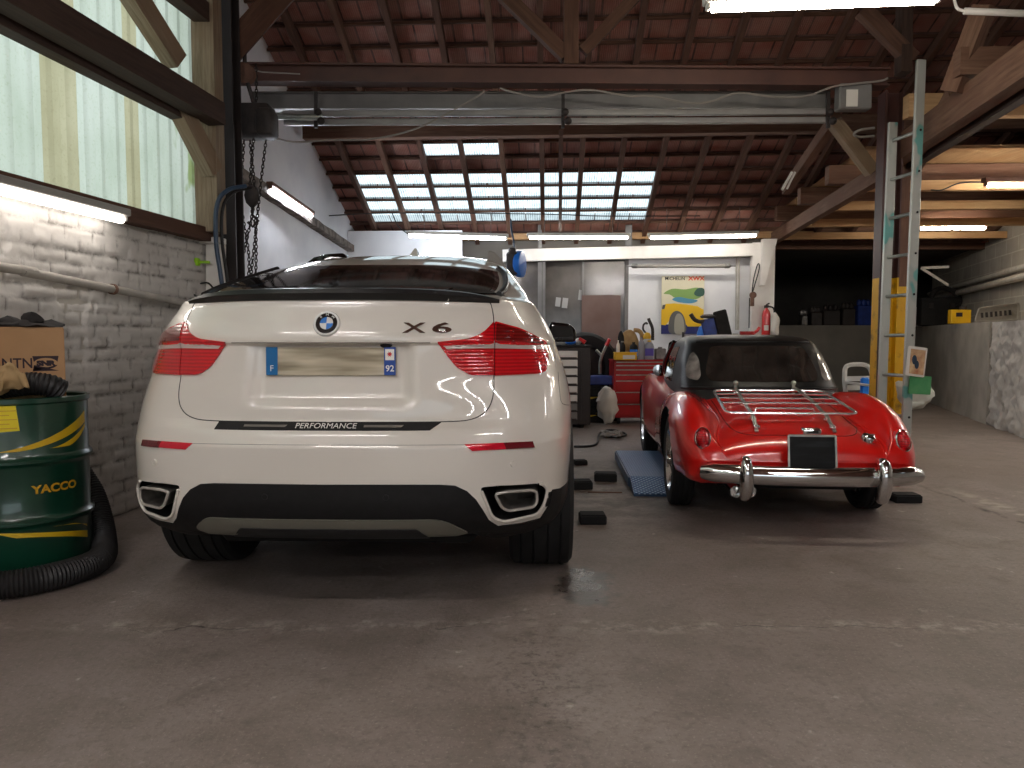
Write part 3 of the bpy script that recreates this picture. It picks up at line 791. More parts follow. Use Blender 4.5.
# dark passage to the right of the partition
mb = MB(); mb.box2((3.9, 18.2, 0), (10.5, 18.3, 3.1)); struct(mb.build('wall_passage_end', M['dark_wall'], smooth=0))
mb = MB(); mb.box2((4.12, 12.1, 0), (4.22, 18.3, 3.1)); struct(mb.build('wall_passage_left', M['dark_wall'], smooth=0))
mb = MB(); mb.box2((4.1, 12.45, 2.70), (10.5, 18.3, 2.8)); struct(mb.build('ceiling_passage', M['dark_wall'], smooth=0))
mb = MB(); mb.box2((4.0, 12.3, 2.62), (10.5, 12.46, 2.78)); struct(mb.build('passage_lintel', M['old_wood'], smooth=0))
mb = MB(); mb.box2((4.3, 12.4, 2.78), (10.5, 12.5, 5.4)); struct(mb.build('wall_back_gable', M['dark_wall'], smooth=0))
mb = MB(); mb.box2((5.0, 15.2, 0), (8.1, 15.5, 1.42)); struct(mb.build('wall_passage_low', M['grey_wall'], smooth=0))
# right: low painted wall with a ledge, block wall set back above it, rough stone end
w0, w1 = V((8.3, 15.6, 0)), V((6.36, 9.88, 0)); wdir = (w1 - w0).normalized(); wnr = V((wdir.y, -wdir.x, 0))
def slab(a, b, t, z0, z1, mb): 
    n = V(((b - a).y, -(b - a).x, 0)).normalized() * -t
    q = [a, b, b + n, a + n]; vs = [V((p.x, p.y, z)) for z in (z0, z1) for p in q]
    L = (b - a).length
    return mb.add(vs, [(3, 2, 1, 0), (4, 5, 6, 7), (0, 1, 5, 4), (1, 2, 6, 5), (2, 3, 7, 6), (3, 0, 4, 7)], None, [[(0, 0)] * 4] * 2 + [[(0, z0), (L, z0), (L, z1), (0, z1)], [(0, z0), (t, z0), (t, z1), (0, z1)], [(L, z0), (0, z0), (0, z1), (L, z1)], [(0, z0), (t, z0), (t, z1), (0, z1)]])
mb = MB(); slab(w0, w1, .7, 0, 1.38, mb); struct(mb.build('wall_right_low', M['plaster'], smooth=0))
mb = MB(); slab(w0 + V((.5, 0, 0)), w1 + V((.5, -.6, 0)), .2, 1.38, 3.3, mb); struct(mb.build('wall_right_blocks', M['blocks'], smooth=0))
mb = MB(); nL, nZ = 70, 60; wq = w1 + wdir * .02; vs = []
for k in range(nZ + 1):
    for i in range(nL + 1):
        u, z = 1.62 * i / nL, 1.37 * k / nZ; q = V((u * 3.2, z * 3.6, 4))
        h = .05 * noise.noise(q) + .035 * noise.noise(q * 2.7) + .02 * noise.noise(q * 6.1); vs.append(wq + wdir * u - wnr * (h - .03) * -1 + V((0, 0, z)))
mb.add(vs, [(k*(nL+1)+i, k*(nL+1)+i+1, (k+1)*(nL+1)+i+1, (k+1)*(nL+1)+i) for k in range(nZ) for i in range(nL)])
struct(mb.build('wall_right_stone', M['brick_white'], smooth=60))
mb = MB(); slab(w1 - wnr * .08, w1 + wdir * 1.6 - wnr * .08, .7, 0, 1.36, mb); struct(mb.build('wall_right_stone_core', M['plaster'], smooth=0))
mb = MB(); slab(w1 + wdir * 1.6, V((8.0, 0, 0)), .3, 0, 3.3, mb); slab(V((8.0, 0, 0)), V((8.2, -7.4, 0)), .3, 0, 5.4, mb); struct(mb.build('wall_right', M['plaster'], smooth=0))
mb = MB(); mb.box2((9.9, -7.4, 0), (10.1, 18.3, 5.4)); struct(mb.build('wall_outer_right', M['dark_wall'], smooth=0))
a_, b_ = w0 + V((.44, 0, 1.95)), w1 + V((.42, -.5, 2.02))
mb = MB(); mb.tube([a_, b_], .05, 10); mb.tube([a_ + V((0, 0, .13)), b_ + V((0, 0, .13))], .035, 10); struct(mb.build('trim_wall_pipes', M['pipe_paint']))
mb = MB(); a = at(921, 268, 12.4); mb.beam(a, a + V((.35, -.2, -.3)), .04, .04); mb.beam(a, a + V((.35, -.2, .0)), .04, .04); struct(mb.build('pipe_bracket', M['pipe_paint'], smooth=0))
# behind the camera: gable with the wide open vehicle door
mb = MB(); mb.box2((-4.5, -7.5, 0), (-2.6, -7.35, 6)); mb.box2((3.6, -7.5, 0), (10.2, -7.35, 6)); mb.box2((-2.6, -7.5, 3.3), (3.6, -7.35, 6)); struct(mb.build('wall_front', M['plaster'], smooth=0))
mb = MB(); mb.box2((-40, -60, -.2), (40, -7.4, -.02)); struct(mb.build('ground', mat('asphalt_yard', '#6a6763', '#7a7772', scale=3, rough=.9)))
# old pipe on the brick wall
pp = [along(-2, .06, 1.62), along(3.6, .06, 1.53), along(4.0, .06, 1.515), along(5.0, .065, 1.45), along(5.3, .07, 1.43), along(5.75, .08, 1.385), along(6.0, .08, 1.37)]
mb = MB(); mb.tube(smooth_line(pp, 4), .026, 12); struct(mb.build('trim_pipe', M['pipe_paint']))
for Y in (2.6, 4.72):
    mb = MB(); p = along(Y, .06, 1.56 if Y < 3 else 1.468); mb.lathe([(.027, -.012), (.034, -.012), (.034, .012), (.027, .012)], 14, Matrix.Translation(p) @ wd.to_track_quat('Z', 'X').to_matrix().to_4x4(), cap=False); mb.box(p - wn * .04, (.03, .03, .03)); struct(mb.build('trim_pipe_clip', M['rust']))
mb = MB(); mb.beam(at(216, 300, 5.95), at(216, 238, 5.95), .12, .12, V((0, 1, 0))); mb.box(at(211, 241, 5.9), (.2, .12, .05)); struct(mb.build('wall_box_column', M['white_wood'], bevel=.006))
# ================================================================ the white coupe SUV
def make_suv():
    root = thing('car', 'white coupe-backed SUV seen from behind with red wrap-round tail lights and black rear bumper', 'car', (-.728, 2.85, 0), rz=-.033)
    keys = [  # z, rear y, half width, front y
        (.27, .34, .76, 4.6), (.30, .20, .865, 4.68), (.345, .10, .925, 4.74), (.40, .04, .952, 4.77), (.46, .012, .968, 4.8), (.53, 0, .968, 4.84), (.60, 0, .972, 4.85), (.73, .0, .976, 4.84),
        (.748, .006, .976, 4.84), (.78, .018, .976, 4.83), (.80, .03, .976, 4.82), (.818, .055, .976, 4.81), (.836, .07, .975, 4.80), (.92, .075, .968, 4.74), (1.02, .085, .95, 4.55), (1.13, .088, .915, 4.1),
        (1.142, .075, .911, 4.0), (1.16, .075, .904, 3.9), (1.22, .095, .875, 3.7), (1.29, .125, .83, 3.5), (1.318, .13, .812, 3.44), (1.328, .16, .802, 3.42), (1.34, .22, .79, 3.4),
        (1.38, .37, .772, 3.32), (1.44, .60, .735, 3.2), (1.51, .88, .69, 3.05), (1.57, 1.15, .652, 2.92), (1.615, 1.38, .615, 2.82), (1.65, 1.6, .565, 2.72), (1.672, 1.8, .50, 2.65), (1.685, 1.96, .40, 2.55), (1.692, 2.12, .2, 2.45)]
    Z = [k[0] for k in keys]
    fy, fw, ff = (pchip(Z, [k[i] for k in keys]) for i in (1, 2, 3))
    fD = pchip([.27, .6, 1.1, 1.3, 1.35, 1.5, 1.65, 1.69], [.6, .72, .68, .62, .62, .6, .5, .2])
    fn_ = pchip([.27, .6, 1.1, 1.3, 1.4, 1.69], [2.9, 3.1, 2.6, 2.5, 2.6, 2.2])
    # side bulges over the wheels
    def bulge(y, z): return .018 * math.exp(-((y - 1.0) / .45) ** 2) * sstep(.4, .6, z) * (1 - sstep(.85, 1.1, z))
    def outline(z):
        yr, w, yf, D, n = fy(z), fw(z), ff(z), fD(z), fn_(z)
        D = min(D, (yf - yr) * .46); Df = min(.95, (yf - yr) * .46)
        right = []
        for i in range(64):
            t = (i / 64) * PI / 2; x = w * math.sin(t) ** (2 / n); y = yr + D * (1 - math.cos(t) ** (2 / n)) if i else yr
            if i: x = w * math.sin(t) ** (2 / n)
            right.append([x, y])
        # even out the spacing near the centre line
        ev = []; N = 56
        for i in range(N):
            xx = w * math.sin(i / N * PI / 2)
            ev.append([xx, yr + D * (1 - max(0, 1 - (xx / w) ** n) ** (1 / n))])
        for i in range(20): ev.append([w, yr + D + (yf - Df - yr - D) * i / 20])
        for i in range(25):
            xx = w * math.cos(i / 24 * PI / 2); ev.append([xx, yf - Df * (1 - max(0, 1 - (xx / w) ** 2.4) ** (1 / 2.4))])
        for p in ev:
            p[0] += bulge(p[1], z) * (1 if p[0] > w * .8 else 0)
            ax = p[0]
            if p[1] < .7:
                dep = (1 - sstep(.285, .345, ax)) * sstep(.875, .93, z) * (1 - sstep(1.128, 1.142, z))
                p[1] += .034 * dep
                if .73 < z < 1.0: p[1] += (.085 * (z - .73) / .27 - fy(z)) * sstep(.45, .8, ax)
                p[1] += .22 * (1 - sstep(.42, .68, ax)) * (1 - sstep(.34, .375, z))
        left = [[-x, y] for x, y in ev[::-1][1:-1]]
        return [V((x, y, z)) for x, y in ev + left]
    zs = sorted(set([.27 + (1.692 - .27) * i / 116 for i in range(117)] + Z + [1.125, 1.135, 1.322, 1.333, .808, .827]))
    shell = stack_shell(zs, outline); bv = bvh_of(shell)
    P = cam_proj(bv, root); RY = dir_proj(bv, 'y', 1); RX = dir_proj(bv, 'x', 1)
    body = MB(); body.v = list(shell.v); body.f = [list(f) for f in shell.f]; body.m = [0] * len(body.f)
    ob = body.build('body', [M['white_paint'], M['well']], root, world=False, smooth=38)
    # wheel arches and exhaust openings are cut out of the shell
    cut = []; AX = (1.0, 3.93)
    for sx in (-1, 1):
        for ay in AX:
            c = MB(); c.lathe([(.425, 0), (.425, .46)], 40, Matrix.Translation((sx * .60, ay, .40)) @ Matrix.Rotation(sx * PI / 2, 4, 'Y')); cut.append(c.build('cut', M['well'], root, world=False, smooth=0))
    hole_px = rpoly([(480, 487.5), (500, 485.5), (541, 483), (547, 489), (544, 503), (537, 514), (503, 521.5), (492, 517)], [4, 2, 4, 4, 5, 5, 6, 5], 3)
    hole = [P(u, v)[0] for u, v in hole_px]; hxz = [(p.x, p.z) for p in hole]
    for sx in (1, -1):
        pl = [(sx * x, z) for x, z in hxz]
        c = MB(); c.prism(pl if sx > 0 else pl[::-1], .62, Matrix(((1, 0, 0, 0), (0, 0, 1, -.2), (0, 1, 0, 0), (0, 0, 0, 1)))); cut.append(c.build('cut', M['well'], root, world=False, smooth=0))
    # underside: open the floor pan a little so that the tyres and the shade-dark underbody show
    me = boolean_cut(ob, cut)
    def in_poly(x, z):
        r = False; n = len(hxz)
        for i in range(n):
            (x1, z1), (x2, z2) = hxz[i], hxz[i - 1]
            if (z1 > z) != (z2 > z) and x < (x2 - x1) * (z - z1) / (z2 - z1) + x1: r = not r
        return r
    cxh, czh = sum(p[0] for p in hxz) / len(hxz), sum(p[1] for p in hxz) / len(hxz)
    me.materials.clear(); me.materials.append(M['white_paint']); me.materials.append(M['well']); me.materials.append(M['black_plastic'])
    for f in me.polygons:
        c = f.center; f.use_smooth = True
        dark = any(math.hypot(c.y - a, c.z - .40) < .43 and abs(c.x) > .55 for a in AX) or (c.z < .37 and abs(c.x) < .62) or c.z < .275  # dark colour on the low underside stands in for the shadow beneath
        x = abs(c.x); xs, zs_ = cxh + (x - cxh) * .92, czh + (c.z - czh) * .9
        sy = RY(c.x, c.z)[0].y if x < .9 and c.y < .9 else 0
        if in_poly(xs, zs_) and sy + .006 < c.y < .6: dark = True
        f.material_index = 1 if dark else (2 if (x > .866 and c.z < .517 and c.y < .62) or c.z < .392 else 0)
    skin_normals(me, shell)
    rw = dict(world=False)
    # ---- black lower bumper
    half = [(322, 484.6), (440, 484.6), (455, 485.5), (467, 491), (476, 499.5), (483, 510), (489, 520), (498, 525.8), (520, 523), (540, 518), (549, 504), (552, 489.5), (561, 488), (560, 500), (556, 513), (549, 522), (538, 527), (505, 531), (480, 532), (322, 533)]
    mb = patch(half, P, 9, .005, .02, mirror=True); mb.build('bumper_insert', M['black_plastic'], root, **rw)
    # white trim line round each exhaust opening
    for sx in (1, -1):
        line = [P(u, v) for u, v in hole_px[9:] + hole_px[:1]]
        mb = MB(); mb.tube([V((sx * p.x, p.y, p.z)) + V((sx * n.x, n.y, n.z)) * .004 for p, n in line], .0065, 8); mb.build('exhaust_trim', M['white_paint'], root, **rw)
    # exhaust tips: flattened chrome pipes
    tip = [(494, 494), (505, 491.5), (533, 489), (537.5, 491), (538, 501), (534, 506.5), (508, 511), (501, 507.5)]
    t3 = [P(u, v)[0] for u, v in rpoly(tip, 3, 3)]
    for sx in (1, -1):
        mb = MB(); c = sum(t3, V()) / len(t3); n = len(t3); rings = []
        for sc_, yo in ((1, .28), (1, .03), (1.0, -.005), (.96, -.012), (.91, -.005), (.88, .03), (.86, .16)):
            rings.append([V((sx * (c.x + (p.x - c.x) * sc_), c.y + (p.y - c.y) * .8 + yo, c.z + (p.z - c.z) * sc_)) for p in t3])
        vs = [p for r in rings for p in r]; fs = [(k*n+i, k*n+(i+1) % n, (k+1)*n+(i+1) % n, (k+1)*n+i) for k in range(6) for i in range(n)] + [tuple(6*n+i for i in range(n))]
        mb.add(vs, fs); et = mb.build('exhaust_tip', M['tip'], root, **rw); mb = MB(); mb.tube(rings[3], .006, 8, closed=True); mb.build('tip_rim', M['tip_rim'], et, **rw)
    # skid plate under the bumper: a shallow projecting tray
    sk = rpoly([(-.49, .452), (.455, .452), (.55, .388), (.50, .378), (-.50, .378), (-.555, .40)], [.03, .05, .01, .01, .01, .03], 4)
    mb = patch(sk, RY, .05, .012, .03); mb.build('skid_plate', M['skid'], root, **rw)
    mb = patch(rpoly([(-.35, .415), (.35, .415), (.40, .372), (-.40, .372)], .01), RY, .06, .016, .03); mb.build('skid_plate_grille', M['matt_black'], root, **rw)
    # bumper step protector
    st = [(-.448, .826), (.445, .826), (.405, .798), (-.455, .798)]
    mb = patch(st, RY, .04, .003, .01); mb.build('step_protector', M['matt_black'], root, **rw)
    for x0, x1 in ((-.335, -.16), (.145, .30)): patch([(x0, .815), (x1, .815), (x1 - .008, .808), (x0, .808)], RY, .04, .0045, .003).build('step_stripe', M['grey_plastic'], root, **rw)
    def on_rear(dx, dz, off=.004):
        def fn(p):
            q, n = RY(p.x + dx, p.y + dz); return q + n * (off + max(0, p.z))
        return fn
    mb = MB(); mb.text('PERFORMANCE', .026, .0005, sx=1.35, font_fn=on_rear(-.005, .8115)); mb.build('step_lettering', M['letter_white'], root, **rw)
    # ---- tail lights: hatch half and body half on each side
    A = rpoly([(437, 342), (470, 338.5), (484, 332), (493, 322), (493.4, 375.5), (470, 375.5), (456, 367.5), (446, 355)], [1, 6, 5, 1, 1, 5, 5, 4], 3)
    B = rpoly([(494.4, 322), (520, 329), (546, 342), (547.5, 356), (545.5, 371.5), (538, 374), (494.4, 375.7)], [1, 5, 4, 4, 4, 3, 1], 3)
    sa = [(443, 344), (493, 342.8), (493, 348.5), (446, 349)]; sb_ = [(494.4, 342.6), (546, 345), (546, 350), (494.4, 348.6)]
    for sx in (1, -1):
        f = (lambda m: m) if sx > 0 else mirrored
        a = f(patch(A, P, 5, .008, .02)).build('tail_light_hatch', M['lamp_red'], root, **rw); tag(a, 'red tail light lens on the tailgate')
        f(patch(sa, P, 5, .0105, .004)).build('clear_strip', M['lamp_clear'], a, **rw)
        b = f(patch(B, P, 5, .008, .02)).build('tail_light', M['lamp_red'], root, **rw)
        f(patch(sb_, P, 5, .0105, .004)).build('clear_strip', M['lamp_clear'], b, **rw)
        up = rpoly([(495.5, 324), (519, 330.5), (536, 338), (543, 343), (494.8, 341)], 2, 2)
        f(patch(up, P, 5, .0095, .003)).build('smoked_lens', M['lamp_dark'], b, **rw)
    # reflectors
    rf = [(464, 444.6), (532, 441.5), (534, 447.5), (472, 451)]; rd = [(503, 442.9), (532, 441.5), (534, 447.5), (506, 449.2)]
    for sx in (1, -1):
        f = (lambda m: m) if sx > 0 else mirrored
        r = f(patch(rf, P, 6, .005, .01)).build('reflector', M['reflector'], root, **rw); f(patch(rd, P, 6, .0065, .003)).build('dark_end', M['reflector_dark'], r, **rw)
    # ---- seams, drawn as thin dark rubber gaskets
    def seam(pts, r=.0024, m='matt_black', off=-.0006, name='panel_seam', mir=True, n=6):
        line = smooth_line([(u, v, 0) for u, v in pts], n); hs = [P(p.x, p.y) for p in line]
        for sx in ((1, -1) if mir else (1,)):
            mb = MB(); mb.tube([V((sx * (p + n_ * off).x, (p + n_ * off).y, (p + n_ * off).z)) for p, n_ in hs], r, 6); mb.build(name, M[m], root, **rw)
    seam([(489, 302), (491.5, 306), (493.8, 321), (494, 350), (494, 375), (493, 396), (487, 410), (474, 418.5), (452, 421.5), (400, 422.2), (331, 422.3)])
    seam([(331, 445.2), (400, 445.2), (464, 444.8)], .0014, 'grey_plastic')
    seam([(558, 372), (559.5, 390), (562, 403), (572, 405.5)], .0016)
    # thin grey line along the crease over the plate recess
    mb = MB(); mb.tube([RY(-.40 + .8 * i / 40, 1.141)[0] for i in range(41)], .0026, 6); mb.build('crease_line', M['grey_plastic'], root, **rw)
    # ---- spoiler lip along the tailgate edge
    lip = MB(); rr = []
    for i in range(61):
        x = -.665 + 1.33 * i / 60; e = 1 - abs(x / .665) ** 6
        q, n = RY(x * .995, 1.318); rr.append((x, q.y, e))
    prof = [(-.010, -.010), (-.034, .016), (-.026, .034), (.04, .042), (.11, .028), (.06, -.010)]
    vs = [V((x, y + a * (.45 + .55 * e), 1.322 + b * (.35 + .65 * e) - .012 * (abs(x) / .66) ** 3)) for x, y, e in rr for a, b in prof]; n = len(prof)
    fs = [(k*n+i, k*n+(i+1) % n, (k+1)*n+(i+1) % n, (k+1)*n+i) for k in range(60) for i in range(n)] + [tuple(range(n))[::-1], tuple(60*n+i for i in range(n))]
    lip.add(vs, fs); lip.build('spoiler_lip', M['lip'], root, **rw)
    # ---- rear window on the sloping back, seen from above: x, y
    def RZ(a, b):
        o, d = V((a, -.8 + b * 1.0, 2.6)), V((0, .55, -.83)).normalized()
        p, n_, i, dist = bv.ray_cast(V((a, b, 0)) - d * 4, d); 
        if p is None: p, n_, i, dist = bv.find_nearest(V((a, b, 1.5)))
        if n_.dot(d) > 0: n_ = -n_
        return p, n_
    def slope_pt(x, z): return RY(x, z)
    win = [(-.58, 1.344), (.58, 1.344), (.632, 1.36), (.642, 1.42), (.62, 1.49), (.58, 1.515), (.3, 1.53), (-.3, 1.53), (-.58, 1.515), (-.62, 1.49), (-.642, 1.42), (-.632, 1.36)]
    win = [(p.x, p.y) for p in smooth_line([(x, z, 0) for x, z in win], 3, True)]
    mb = patch(win, slope_pt, .05, .003, .006)
    mb.build('rear_window_surround', M['gloss_black'], root, **rw)
    win2 = [(x * .965, 1.44 + (z - 1.44) * .94) for x, z in win]
    mb = patch(win2, slope_pt, .05, .006, .004); mb.build('rear_window', M['dark_glass'], root, **rw)
    mb = patch(rpoly([(-.40, 1.352), (.40, 1.352), (.46, 1.372), (-.46, 1.372)], .005), slope_pt, .05, .0085, .004); mb.build('window_heater_bar', M['gloss_black'], root, **rw)
    for sx in (1, -1):
        ln_ = [slope_pt(sx * x, z) for x, z in ((.655, 1.345), (.672, 1.38), (.67, 1.43), (.648, 1.49), (.61, 1.535))]
        mb = MB(); mb.tube(smooth_line([p + n * .006 for p, n in ln_], 6), .015, 8); mb.build('window_side_trim', M['lip'], root, **rw)
    # side windows
    sw = [(.95, 1.19), (1.35, 1.375), (1.9, 1.52), (2.6, 1.565), (3.1, 1.47), (3.55, 1.22), (3.4, 1.17), (2.2, 1.155)]
    for sx in (1, -1):
        f = (lambda m: m) if sx > 0 else mirrored
        f(patch(rpoly(sw, .08, 4), RX, .12, .004, .006)).build('side_window', M['dark_glass'], root, **rw)
    mb = patch(rpoly([(-.6, 1.25), (.6, 1.25), (.46, 1.6), (-.46, 1.6)], .08), dir_proj(bv, 'y', -1), .08, .004, .006); mb.build('windscreen', M['dark_glass'], root, **rw)
    # roof winglets and antenna
    for m, x_, y_, pts, dp in (('grey_plastic', 0, 1.75, [(.515, 1.56), (.517, 1.685), (.528, 1.695), (.56, 1.688), (.60, 1.65), (.635, 1.595), (.63, 1.56)], .10), ('dark_glass', 0, 1.62, [(-.64, 1.52), (-.58, 1.60), (-.52, 1.645), (-.44, 1.665), (-.34, 1.67), (-.30, 1.62), (-.34, 1.54)], .12)):
        mb = MB(); mb.prism(pts, dp, Matrix(((1, 0, 0, 0), (0, 0, 1, y_), (0, 1, 0, 0), (0, 0, 0, 1)))); mb.build('roof_winglet', M[m], root, bevel=.012, bseg=3, **rw)
    mb = MB(); an = [(-.045, 0), (.05, 0), (.03, .02), (.0, .065), (-.008, .066)]
    hp = V((.03, 2.05, 1.68)); n = 5
    vs = [hp + V((s_ * w_, a * 2.4, b)) for s_ in (-1, 1) for (a, b), w_ in zip(an, (.034, .034, .022, .005, .005))]
    mb.add(vs, [(4, 3, 2, 1, 0), (5, 6, 7, 8, 9)] + [(i, (i+1) % 5, 5+(i+1) % 5, 5+i) for i in range(5)]); mb.build('roof_antenna', M['white_paint'], root, bevel=.004, bseg=2, **rw)
    # ---- badge
    bc, bn = P(327, 324); 
    Mx = Matrix.Translation(bc) @ bn.to_track_quat('Z', 'Y').to_matrix().to_4x4()
    mb = MB(); mb.lathe([(.0535, -.02), (.0535, .006), (.051, .011), (.044, .0105), (.043, .007)], 40, Mx); bo = mb.build('badge', M['white_badge'], root, **rw)
    tag(bo, 'round emblem with a black ring and blue and white quarters')
    mb = MB(); mb.lathe([(.046, .0075), (.0, .0076)], 40, Mx, cap=False); mb.build('badge_ring', M['gloss_black'], bo, **rw)
    mb = MB(); mb.lathe([(.0275, .0082), (.0265, .0092), (.0262, .0084)], 40, Mx, cap=False); mb.build('badge_bezel', M['chrome'], bo, **rw)
    for k in range(4):
        mb = MB(); a0 = k * PI / 2
        mb.add([(0, 0, .0086)] + [(.0265 * math.cos(a0 + PI/2*i/8), .0265 * math.sin(a0 + PI/2*i/8), .0086) for i in range(9)], [(0, i, i+1) for i in range(1, 9)], Mx); mb.build('badge_quarter', M['white_badge' if k % 2 == 0 else 'blue_badge'], bo, **rw)
    mb = MB()
    for ch, an_ in (('B', 132), ('M', 90), ('W', 48)):
        r = math.radians(an_); mb.text(ch, .0155, .0004, Mx @ Matrix.Translation((.0365 * math.cos(r), .0365 * math.sin(r), .0082)) @ Matrix.Rotation(r - PI/2, 4, 'Z'))
    mb.build('badge_lettering', M['letter_white'], bo, **rw)
    # model lettering
    for ch, u in (('X', 414), ('6', 441.5)):
        c, n_ = P(u, 328.8); mb = MB(); mb.text(ch, .056, .004, sx=2.0 if ch == 'X' else 2.9, font_fn=on_rear(c.x, c.z, .002), bold=.0012); mb.build('model_lettering', M['chrome'], root, **rw)
    # ---- licence plate
    pc = P(331, 361)[0]; z0 = pc.z; y0 = RY(0, z0)[0].y
    R_ = Matrix.Rotation(-.03, 3, 'X')
    mb = MB(); mb.box((0, y0 - .008, z0 - .002), (.525, .008, .113), R_); pl = mb.build('licence_plate', M['plate_cream'], root, world=False, bevel=.003)
    xL = -.26
    mb = MB(); mb.box((xL + .022, y0 - .0135, z0), (.046, .004, .112), R_); le = mb.build('country_band', M['plate_blue'], pl, world=False)
    mb = MB(); mb.box((.26 - .022, y0 - .0135, z0), (.046, .004, .112), R_); re = mb.build('region_band', M['plate_blue2'], pl, world=False)
    face = Matrix.Rotation(PI / 2, 4, 'X')
    mb = MB(); mb.text('F', .034, .0006, Matrix.Translation((xL + .022, y0 - .0165, z0 - .03)) @ face); mb.build('plate_lettering', M['letter_white'], pl, world=False)
    mb = MB(); mb.text('92', .035, .0006, Matrix.Translation((.26 - .022, y0 - .0165, z0 - .03)) @ face, bold=.0006); mb.build('plate_lettering', M['letter_white'], pl, world=False)
    mb = MB(); mb.box((.26 - .022, y0 - .0165, z0 + .026), (.036, .002, .044), R_); mb.build('region_emblem', M['letter_white'], pl, world=False)
    mb = MB(); mb.add([(0, 0, 0)] + [((.012 if i % 2 else .006) * math.cos(PI * i / 8), (.012 if i % 2 else .006) * math.sin(PI * i / 8), 0) for i in range(16)], [(0, 1+i, 1+(i+1) % 16) for i in range(16)], Matrix.Translation((.26 - .022, y0 - .0182, z0 + .028)) @ face); mb.build('region_star', M['red_plastic'], pl, world=False)
    # reversing camera under the crease, parking sensors
    c = P(386, 345)[0]; mb = MB(); mb.ball(c, (.025, .02, .012)); mb.build('camera_pod', M['matt_black'], root, **rw)
    for u, v, m in ((513, 464, 'white_paint'), (386, 497.5, 'black_plastic')):
        p, n_ = P(u, v)
        for sx in (1, -1):
            q = V((sx * p.x, p.y, p.z)); nn = V((sx * n_.x, n_.y, n_.z)); mb = MB(); mb.lathe([(.0125, -.004), (.0125, .007), (.011, .0075), (.0105, .0062), (0, .0062)], 20, Matrix.Translation(q) @ nn.to_track_quat('Z', 'Y').to_matrix().to_4x4(), cap=False)
            mb.build('parking_sensor', M[m], root, **rw)
    # ---- door mirrors
    for sx in (1, -1):
        c = V((sx * 1.03, 2.95, 1.205)); mb = MB()
        pl = rpoly([(-.115, -.075), (.095, -.078), (.10, .01), (.055, .065), (-.10, .082), (-.125, .0)], [.03, .03, .04, .05, .02, .03], 4)
        mb.prism([(sx * x, z) for x, z in pl], .14, Matrix(((1, 0, 0, c.x), (0, 0, 1, c.y - .04), (0, 1, 0, c.z), (0, 0, 0, 1))))
        mr = mb.build('door_mirror', M['gloss_black'], root, world=False, bevel=.02, bseg=3)
        mb = MB(); mb.tube([V((sx * .86, 2.98, 1.13)), V((sx * 1.0, 2.97, 1.17))], .03, 10); mb.build('mirror_arm', M['gloss_black'], mr, **rw)
        mb = MB(); mb.prism(rpoly([(-.11, -.05), (.11, -.045), (.1, .055), (-.1, .06)], .03), .002, Matrix.Translation((c.x - sx * .01, 2.909, c.z)) @ Matrix.Rotation(PI / 2, 4, 'X') @ Matrix.Scale(.8, 4)); mb.build('mirror_glass', M['matt_black'], mr, **rw)  # matt black stands in for a dark reflection in the glass
    # ---- underbody and rear axle
    mb = MB(); mb.box((0, 2.4, .36), (1.15, 4.2, .18)); mb.build('underbody', M['well'], root, world=False, bevel=.04)
    mb = MB(); mb.tube([(-.8, 1.0, .36), (.8, 1.0, .36)], .05, 10); mb.ball((0, 1.0, .36), .14); mb.build('rear_axle', M['matt_black'], root, world=False)
    # ---- wheels
    def wheel(x, y, w, sx, R=.40):
        hub = MB(); Mx_ = Matrix.Translation((x, y, R - .004)) @ Matrix.Rotation(sx * PI / 2, 4, 'Y')
        h = w / 2; pr = [(R * .64, -h * .86), (R * .80, -h), (R * .93, -h * .98), (R * .985, -h * .86)]
        g = [-.62, -.24, .20, .58]; 
        for gx in g: pr += [(R, h * (gx - .035)), (R - .011, h * (gx - .03)), (R - .011, h * (gx + .03)), (R, h * (gx + .035))]
        pr += [(R * .985, h * .86), (R * .93, h * .98), (R * .80, h), (R * .64, h * .86)]
        hub.lathe(pr, 64, Mx_, cap=False)
        o = hub.build('wheel', M['rubber'], root, world=False, smooth=30)
        r = MB(); r.lathe([(R * .66, -h * .85), (R * .6, -h * .5), (R * .6, h * .6), (R * .66, h * .87), (R * .62, h * .9)], 40, Mx_, cap=False)
        r.lathe([(.0, h * .7), (.06, h * .72), (.065, h * .5)], 24, Mx_, cap=False)
        for k in range(5):
            a = 2 * PI * k / 5
            for da in (-.16, .16): r.beam(Mx_ @ V((.05 * math.cos(a), .05 * math.sin(a), h * .62)), Mx_ @ V((R * .62 * math.cos(a + da), R * .62 * math.sin(a + da), h * .66)), .035, .03)
        r.build('rim', M['alu'], o, world=False)
    for ay in AX:
        for sx in (-1, 1): wheel(sx * .845, ay, .315, sx)
    return root
make_suv()
